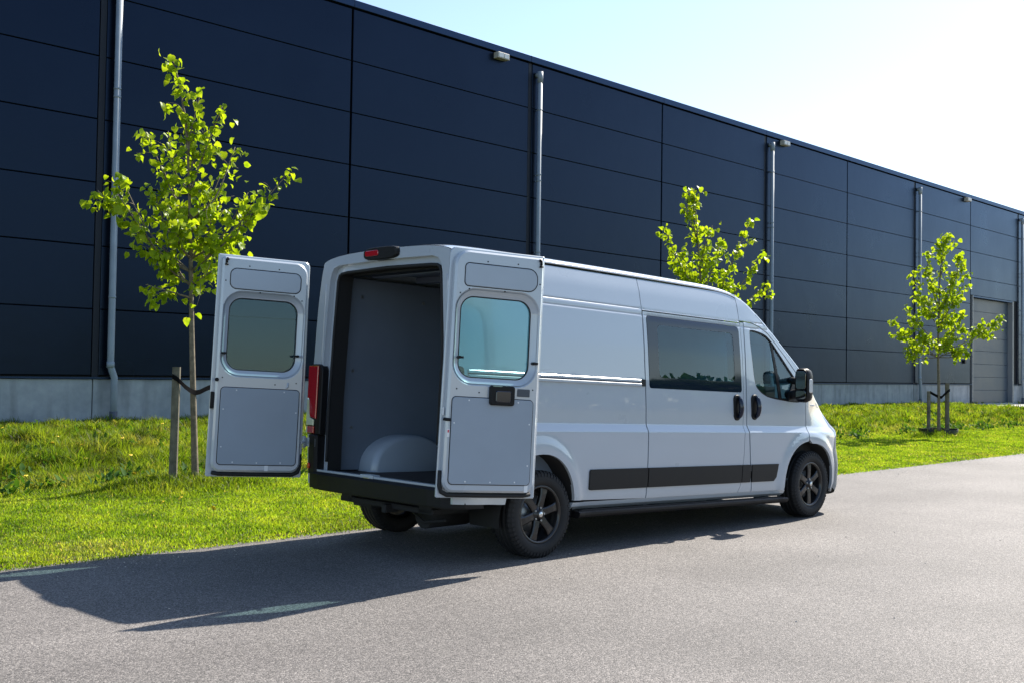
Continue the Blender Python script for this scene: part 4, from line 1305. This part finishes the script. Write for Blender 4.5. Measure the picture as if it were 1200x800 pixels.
rn = np.random.default_rng(11)
def D(a=.45): return float(rn.uniform(-a, a))
B1 = [(2.3, (-.62, D(.2), 2.42), 2), (2.35, (.26, D(), 2.75), 4), (2.4, (-.38, D(), 2.85), 5), (2.45, (.18, D(), 2.62), 4),
      (2.5, (-.72, D(), 3.15), 6), (2.5, (.48, D(), 3.22), 5), (2.55, (-.95, D(), 3.45), 5), (2.55, (-1.18, D(.3), 3.50), 4), (2.6, (-.98, D(.3), 3.80), 4),
      (2.55, (1.05, D(.3), 3.92), 7), (2.65, (.62, D(), 3.42), 5), (2.7, (.55, D(), 3.62), 5), (2.75, (-.55, D(), 3.55), 6), (2.8, (.25, D(), 3.35), 6), (2.8, (-.2, D(), 3.25), 6),
      (3.0, (-.45, D(), 3.85), 6), (3.0, (.22, D(), 3.85), 6), (3.1, (-.05, D(), 3.75), 6), (3.2, (-.68, D(.3), 4.32), 6), (3.3, (.38, D(.3), 4.18), 6),
      (3.5, (-.42, D(.2), 4.35), 5), (3.5, (.22, D(.2), 4.66), 5), (3.7, (-.12, D(.2), 4.45), 4), (4.0, (-.05, D(.1), 4.80), 3), (4.2, (-.32, D(.1), 5.0), 3)]
TREE1 = make_tree('street_tree', (6.63, 12.0, float(ground_h(6.63, 12.0))), [(0, 0, 0), (-.04, 0, .9), (-.08, .01, 1.8), (-.11, .0, 2.6), (-.14, .02, 3.4), (-.20, 0, 4.3), (-.30, 0, 4.9), (-.40, 0, 5.25)],
          B1, 1650, .090, 'young lime tree with fresh yellow-green leaves standing by the weathered stake', 300, 3)
B2 = [(2.2, (-.5, D(), 2.7), 4), (2.2, (.5, D(), 2.7), 4), (2.3, (-.7, D(), 3.0), 5), (2.3, (1.2, D(), 3.2), 6), (2.4, (1.12, D(), 3.72), 6), (2.5, (-.45, D(), 3.5), 6), (2.5, (.45, D(), 3.35), 6),
      (2.6, (.88, D(), 4.33), 6), (2.8, (-.35, D(), 3.9), 6), (2.8, (.1, D(), 3.6), 6), (3.0, (-.68, D(), 4.2), 6), (3.0, (.35, D(), 4.0), 5), (3.4, (.20, D(), 4.25), 5), (3.9, (-.15, D(.1), 4.8), 4), (4.1, (-.25, D(.1), 4.95), 3)]
make_tree('street_tree', (16.9, 11.8, float(ground_h(16.9, 11.8))), [(0, 0, 0), (0, 0, 1.2), (.03, 0, 2.4), (-.02, 0, 3.4), (-.08, 0, 4.2), (-.15, 0, 5.0)],
          B2, 1450, .096, 'young lime tree whose leafy crown rises behind the van roof', 0, 5)
B3 = [(2.0, (-.75, D(), 2.3), 4), (2.0, (.62, D(), 2.3), 4), (2.1, (-1.08, D(.3), 2.95), 6), (2.1, (-1.0, D(.3), 2.6), 5), (2.1, (1.45, D(.2), 3.08), 7), (2.2, (.95, D(), 2.85), 5), (2.3, (.4, D(), 2.6), 5), (2.3, (-.45, D(), 2.75), 5),
      (2.5, (-.78, D(), 3.25), 5), (2.5, (.55, D(), 3.15), 5), (2.7, (.2, D(), 3.2), 6), (2.8, (-.3, D(), 3.5), 6), (2.9, (.58, D(), 3.85), 5), (3.0, (-.62, D(), 4.12), 5), (3.0, (.42, D(), 4.25), 5), (3.3, (-.2, D(), 4.2), 6), (3.3, (.3, D(), 4.0), 5), (3.6, (.45, D(.2), 4.6), 4), (3.7, (-.25, D(.2), 4.7), 4), (4.1, (.0, D(.1), 4.9), 3), (4.3, (.22, D(.1), 5.1), 4)]
make_tree('street_tree', (27.05, 11.6, float(ground_h(27.05, 11.6))), [(0, 0, 0), (0, 0, 1.2), (-.02, 0, 2.2), (.0, 0, 3.2), (.03, 0, 4.2), (.14, 0, 5.1)],
          B3, 1600, .106, 'slim young lime tree tied between two posts near the roller door', 0, 8)

# --- stakes and ties
def stake(x, y, h, r, lean, label):
    g = float(ground_h(x, y)) - .2
    m = MB()
    m.tube([(x, y, g), (x + lean[0] * .5, y + lean[1] * .5, g + h * .5), (x + lean[0], y + lean[1], g + h + .2)], [r * 1.05, r, r], 9, smooth=False)
    o = m.build('tree_stake', STAKE)
    o['label'] = label; o['category'] = 'stake'; o['group'] = 'wooden tree stakes'
    return o
stake(6.29, 11.93, 1.45, .05, (.02, .0), 'weathered round wooden stake tied to the tree beside the open door')
stake(6.98, 12.10, 1.40, .05, (.0, .0), 'wooden stake behind the swung open left rear door')
stake(26.80, 11.75, 1.15, .045, (.0, .0), 'slim wooden stake, the shorter one of the pair at the far tree')
stake(27.44, 11.55, 1.36, .055, (.0, .0), 'thick pale-topped wooden stake of the pair at the far tree')
def tie(pts, label, w=.022):
    m = MB(); n = len(pts); P = catmull(pts, 6)
    V = []
    for p in P:
        for dz, dn in ((-w, 0), (w, 0)):
            V.append((p[0], p[1], p[2] + dz))
    for p in P:
        for dz in (-w, w):
            V.append((p[0] + .004, p[1] + .006, p[2] + dz))
    k = len(P)
    Fs = []
    for i in range(k - 1):
        a = 2 * i
        Fs += [(a, a + 2, a + 3, a + 1), (2 * k + a, 2 * k + a + 1, 2 * k + a + 3, 2 * k + a + 2), (a + 1, a + 3, 2 * k + a + 3, 2 * k + a + 1), (a, 2 * k + a, 2 * k + a + 2, a + 2)]
    m.add(V, Fs)
    o = m.build('tree_tie', STRAP); tag(o, label, 'tree tie', 'black rubber tree ties'); return o
tx, ty = 6.63 - .055 * .875, 12.0 + .055 * .484
tie([(6.24, 11.90, 1.37), (6.30, 11.87, 1.33), (6.42, 11.90, 1.24), (tx - .02, ty - .055, 1.18), (tx + .07, ty - .03, 1.18), (6.76, 12.02, 1.22), (6.93, 12.06, 1.27), (7.0, 12.05, 1.28)], 'black rubber strap from the weathered stake round the near tree trunk', .03)
tie([(26.78, 11.70, 1.15), (26.85, 11.69, 1.12), (27.0, 11.62, 1.05), (27.06, 11.54, 1.02), (27.2, 11.53, 1.08), (27.4, 11.50, 1.18), (27.5, 11.50, 1.2)], 'black rubber strap between the two stakes of the far tree', .035)
# dark plastic edging round the far tree
m = MB()
for a0, a1 in ((0, 330),):
    pts = [(27.05 + .46 * math.cos(a), 11.6 + .46 * math.sin(a)) for a in np.linspace(R(a0 - 140), R(a1 - 140), 22)]
    g0 = float(ground_h(27.05, 11.6))
    V = []
    for x, y in pts:
        for dr, z in ((0, g0 - .05), (0, g0 + .20), (.02, g0 + .20), (.02, g0 - .05)):
            V.append((x + dr * (x - 27.05), y + dr * (y - 11.6), z + .012 * math.sin(x * 9)))
    Fs = [(i * 4 + b, i * 4 + (b + 1) % 4, (i + 1) * 4 + (b + 1) % 4, (i + 1) * 4 + b) for i in range(21) for b in range(4)]
    m.add(V, Fs)
tag(m.build('planting_ring', plain('ring_plastic', (.012, .016, .02), .5)), 'dark plastic planting ring round the foot of the far tree', 'planting ring')

# --- grass blades
Fv = np.array(F); Rv = np.array(r2); Uv = np.array(u2)
def to_px(P):
    d = P - np.array([0, 0, CAM_H]); z = d @ Fv
    return 600 + 1261.88 * (d @ Rv) / z, 400 - 1261.88 * (d @ Uv) / z, z
def sample_grass(n, x0, x1, y0, y1, fn):
    x = rng.uniform(x0, x1, n); y = rng.uniform(y0, y1, n)
    P = np.stack([x, y, ground_h(x, y)], 1)
    px, py, z = to_px(P)
    k = (px > -160) & (px < 1360) & (z > 2)
    x, y, z = x[k], y[k], z[k]
    p = fn(x, y, z)
    k = rng.random(len(x)) < p
    return x[k], y[k], z[k]
def patch(x, y, s=1.0, o=0.0):
    return 0.5 + 0.5 * np.clip(1.6 * wob(x * s + o, y * s - o), -1, 1)
drive = lambda x, y: in_poly(x, y, DRIVE)
def dens(x, y, z):
    bare = smooth(.70, .86, patch(x, y, 3.3, 21)) * smooth(12.6, 13.6, y)
    return np.clip((11.0 / z) ** 1.55, 0.02, 1) * (~drive(x, y)) * (1 - .75 * bare)
gx1, gy1, gz1 = sample_grass(5200000, -1, 78, YR - 0.03, YW - 0.02, dens)
def heights(x, y):
    tall = smooth(12.3, 13.6, y + .5 * wob(x * 1.3, y)) 
    h = .018 + .024 * rng.random(len(x)) + .022 * patch(x, y, 2.1)
    ht = (.06 + .24 * patch(x, y, 2.6, 3) ** 1.6 + .30 * patch(x, y, 5.5, 9) ** 2.5) * (.5 + .8 * rng.random(len(x)))
    ht *= 1 - .25 * smooth(17, 20, y)
    h = h * (1 - tall) + ht * tall
    for tx_, ty_ in ((6.45, 11.95), (27.05, 11.6), (16.9, 11.8)):
        r_ = np.hypot(x - tx_, y - ty_); h = h + .17 * (1 - smooth(.3, 1.25, np.hypot((x - tx_) * .75, (y - ty_) * 1.3))) * (.3 + .9 * rng.random(len(x)))
    h = h + .22 * smooth(YW - .7, YW - .15, y) * patch(x, y, 4.0, 7) ** 2 * rng.random(len(x))
    h *= 1 - .6 * (1 - smooth(YR, YR + .25, y))
    return h, tall
gh, tallm = heights(gx1, gy1)
N_ = len(gx1)
wd = np.maximum(.0052 * (.7 + .6 * rng.random(N_)), gz1 * .00042)
az = rng.uniform(0, 2 * np.pi, N_); lean = rng.uniform(.1, .75, N_)
la = rng.uniform(0, 2 * np.pi, N_)
cx, sx = np.cos(az), np.sin(az)
lx, ly = np.cos(la) * lean, np.sin(la) * lean
gz0 = ground_h(gx1, gy1) - .01
V = np.empty((N_, 5, 3), np.float32)
V[:, 0] = np.stack([gx1 - cx * wd, gy1 - sx * wd, gz0], 1)
V[:, 1] = np.stack([gx1 + cx * wd, gy1 + sx * wd, gz0], 1)
V[:, 2] = np.stack([gx1 + cx * wd * .8 + lx * gh * .3, gy1 + sx * wd * .8 + ly * gh * .3, gz0 + gh * .6], 1)
V[:, 3] = np.stack([gx1 - cx * wd * .8 + lx * gh * .3, gy1 - sx * wd * .8 + ly * gh * .3, gz0 + gh * .6], 1)
V[:, 4] = np.stack([gx1 + lx * gh, gy1 + ly * gh, gz0 + gh * (1 - .25 * lean)], 1)
idx = (np.arange(N_) * 5)[:, None]
loops = np.concatenate([idx + 0, idx + 1, idx + 2, idx + 3, idx + 3, idx + 2, idx + 4], 1).astype(np.int32).ravel()
starts = (np.arange(N_) * 7)[:, None] + np.array([[0, 4]]); 
me = bpy.data.meshes.new('grass')
me.vertices.add(N_ * 5); me.vertices.foreach_set('co', V.ravel())
me.loops.add(len(loops)); me.loops.foreach_set('vertex_index', loops)
me.polygons.add(N_ * 2); me.polygons.foreach_set('loop_start', starts.astype(np.int32).ravel())
dr = np.clip((patch(gx1, gy1, 2.3, 11) - .62) * 1.6, 0, .8) * rng.random(N_) + (rng.random(N_) < .05) * .7
dr += .8 * np.exp(-((gy1 - 13.0 - .4 * wob(gx1, gy1)) / .35) ** 2) * rng.random(N_) * patch(gx1, gy1, 1.2, 2)
dr += .75 * smooth(.62, .80, patch(gx1, gy1, 3.3, 21)) * smooth(12.6, 13.6, gy1) * rng.random(N_)
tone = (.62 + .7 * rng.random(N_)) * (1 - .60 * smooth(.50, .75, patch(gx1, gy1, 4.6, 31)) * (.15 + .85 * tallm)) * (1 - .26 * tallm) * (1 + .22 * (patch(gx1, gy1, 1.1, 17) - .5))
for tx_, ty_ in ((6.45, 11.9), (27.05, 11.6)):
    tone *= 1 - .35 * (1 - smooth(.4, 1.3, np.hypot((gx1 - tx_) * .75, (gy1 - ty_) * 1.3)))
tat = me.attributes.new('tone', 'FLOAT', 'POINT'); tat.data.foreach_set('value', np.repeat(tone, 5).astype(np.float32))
at = me.attributes.new('dry', 'FLOAT', 'POINT'); at.data.foreach_set('value', np.repeat(np.clip(dr, 0, 1), 5).astype(np.float32))
me.update(calc_edges=True); me.validate()
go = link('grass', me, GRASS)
tag(go, 'bright green grass of the verge, mown by the road and taller by the wall', 'grass', None, 'stuff')
print('grass blades', N_)

# --- broad-leaved weeds in the tall band, one mass
m = MB()
q = np.random.default_rng(21)
cnt = 0
while cnt < 1900:
    x, y = q.uniform(2, 60), 12.4 + 12.3 * q.random() ** 1.6
    if patch(np.array([x]), np.array([y]), 4.6, 31)[0] < .52 or (x > 44 and y > 12): continue
    z = float(ground_h(x, y)); cnt += 1
    n = q.integers(7, 13); big = q.uniform(.3, .8)
    for k in range(n):
        a = q.uniform(0, 6.28); el = q.uniform(.3, 1.35); s = .10 * big * q.uniform(.6, 1.3)
        c = Vector((x + q.normal(0, .09), y + q.normal(0, .09), z + q.uniform(.02, .22) * big))
        dx = Vector((math.cos(a) * math.cos(el), math.sin(a) * math.cos(el), math.sin(el)))
        dy = Vector((-math.sin(a), math.cos(a), 0)); dz = dx.cross(dy)
        V_ = [c + dx * (p[0] * s * 1.5) + dy * (p[1] * s * .8) + dz * (p[2] * s) for p in LEAFV[k % 5][0]]
        m.add(V_, LEAFV[k % 5][1], True)
o = m.build('weeds', WEED); tag(o, 'dark broad-leaved weeds growing through the tall grass', 'weeds', None, 'stuff')

# --- dandelions
def flower_mesh():
    m = MB(); V = [(0, 0, .004)]; n = 14
    for r_, z in ((.010, .008), (.020, .004), (.0, 0)):
        pass
    for k in range(n):
        a = 2 * math.pi * k / n; r_ = .021 if k % 2 else .017
        V.append((.011 * math.cos(a), .011 * math.sin(a), .009)); V.append((r_ * math.cos(a), r_ * math.sin(a), .003))
    Fs = []
    for k in range(n):
        a, b = 1 + 2 * k, 1 + 2 * ((k + 1) % n)
        Fs += [(0, a, b), (a, a + 1, b + 1, b)]
    m.add(V, Fs)
    return pymesh('flower_head', m.v, m.f)
fme = flower_mesh(); fme.materials.append(YELLOW)
sm = MB(); sm.tube([(0, 0, 0), (.01, 0, .12), (0, 0, .24)], .003, 5); sme2 = pymesh('stem', sm.v, sm.f, True); sme2.materials.append(WEED)
def bp_ground(px, py):
    d = Fv + Rv * (px - 600) / 1261.88 - Uv * (py - 400) / 1261.88
    t = -CAM_H / d[2]
    for _ in range(6):
        P = np.array([0, 0, CAM_H]) + d * t
        t = (ground_h(P[0], P[1]) + .14 - CAM_H) / d[2]
    return P
fl = [(2, 510), (67, 518), (95, 525), (61, 533), (153, 528), (157, 555), (174, 556), (190, 502), (115, 513), (143, 513), (191, 584), (212, 579), (30, 560), (250, 590), (100, 540),
      (1033, 477), (1055, 481), (1010, 488), (1117, 497), (1165, 497), (1120, 508), (985, 505), (1043, 481), (1076, 484)]
for i, (a, b) in enumerate(fl):
    P = bp_ground(a, b); x, y = P[0], P[1]
    if not (YR < y < YW - .2): continue
    g = float(ground_h(x, y))
    lab = 'yellow dandelion in the tuft round the stake tied to the tree' if (abs(x - 6.4) < 1.0 and abs(y - 11.9) < 1.2) else ('yellow dandelion in the tall grass near the two staked tree' if x > 15 else 'yellow dandelion in the tall grass between the stake and the plinth')
    f = empty('dandelion', (x, y, g), 0, lab, 'flower', 'dandelions in the verge')
    hh = .10 + .13 * float(smooth(12, 13.5, y)) 
    s_ = link('stem', sme2, None, f); s_.scale = (1, 1, hh / .24)
    h_ = link('flower_head', fme, None, f); h_.location = (0, 0, hh); h_.rotation_euler = (q.normal(.25, .3), q.normal(0, .3), q.uniform(0, 6)); h_.scale = (1.5,) * 3

# --- far row of trees on the other side of the road (mirrored in the van's flank)
q = np.random.default_rng(31)
n = 24000
tx_ = q.uniform(48, 230, n); hmax = 9.3 + .7 * np.sin(tx_ * .21) + .5 * np.sin(tx_ * .67 + 1) + .4 * np.sin(tx_ * 1.9)
tz_ = -.1 + hmax * q.random(n) ** .7; ty_ = -62 + q.normal(0, 1.6, n) * (1.2 - .5 * tz_ / 10)
a = q.uniform(0, 6.28, n); sz = q.uniform(.25, .6, n)
dx = np.stack([np.cos(a), np.sin(a), q.normal(0, .5, n)], 1) * sz[:, None]; dy = np.stack([-np.sin(a) * .4, np.cos(a) * .4, q.uniform(.5, 1, n)], 1) * sz[:, None]
C = np.stack([tx_, ty_, tz_], 1)
Vq = np.stack([C - dx, C - dy, C + dx, C + dy], 1).reshape(-1, 3)
o = link('tree_line', pymesh('tree_line', Vq, [(4 * i, 4 * i + 1, 4 * i + 2, 4 * i + 3) for i in range(n)]), WEED)
tag(o, 'distant belt of green trees across the road', 'trees', None, 'stuff')

# --- loose grit along the road edge
q = np.random.default_rng(41); m = MB(); n = 2600
gxx = q.uniform(-1, 40, n); gyy_ = YR + .03 - np.abs(q.normal(0, .28, n)) - (q.random(n) < .12) * q.uniform(0, 7, n)
for x, y in zip(gxx, gyy_):
    r_ = q.uniform(.003, .009)
    P_ = [(x + r_ * math.cos(a) * q.uniform(.7, 1.2), y + r_ * math.sin(a) * q.uniform(.7, 1.2), .001) for a in (0, 1.6, 3.1, 4.7)] + [(x, y, r_ * q.uniform(.7, 1.2))]
    m.add(P_, [(0, 1, 4), (1, 2, 4), (2, 3, 4), (3, 0, 4)])
o = m.build('road_grit', plain('grit', (.34, .31, .27), .9, var=.4, vscale=30)); tag(o, 'loose pale grit along the edge of the asphalt', 'grit', None, 'stuff')
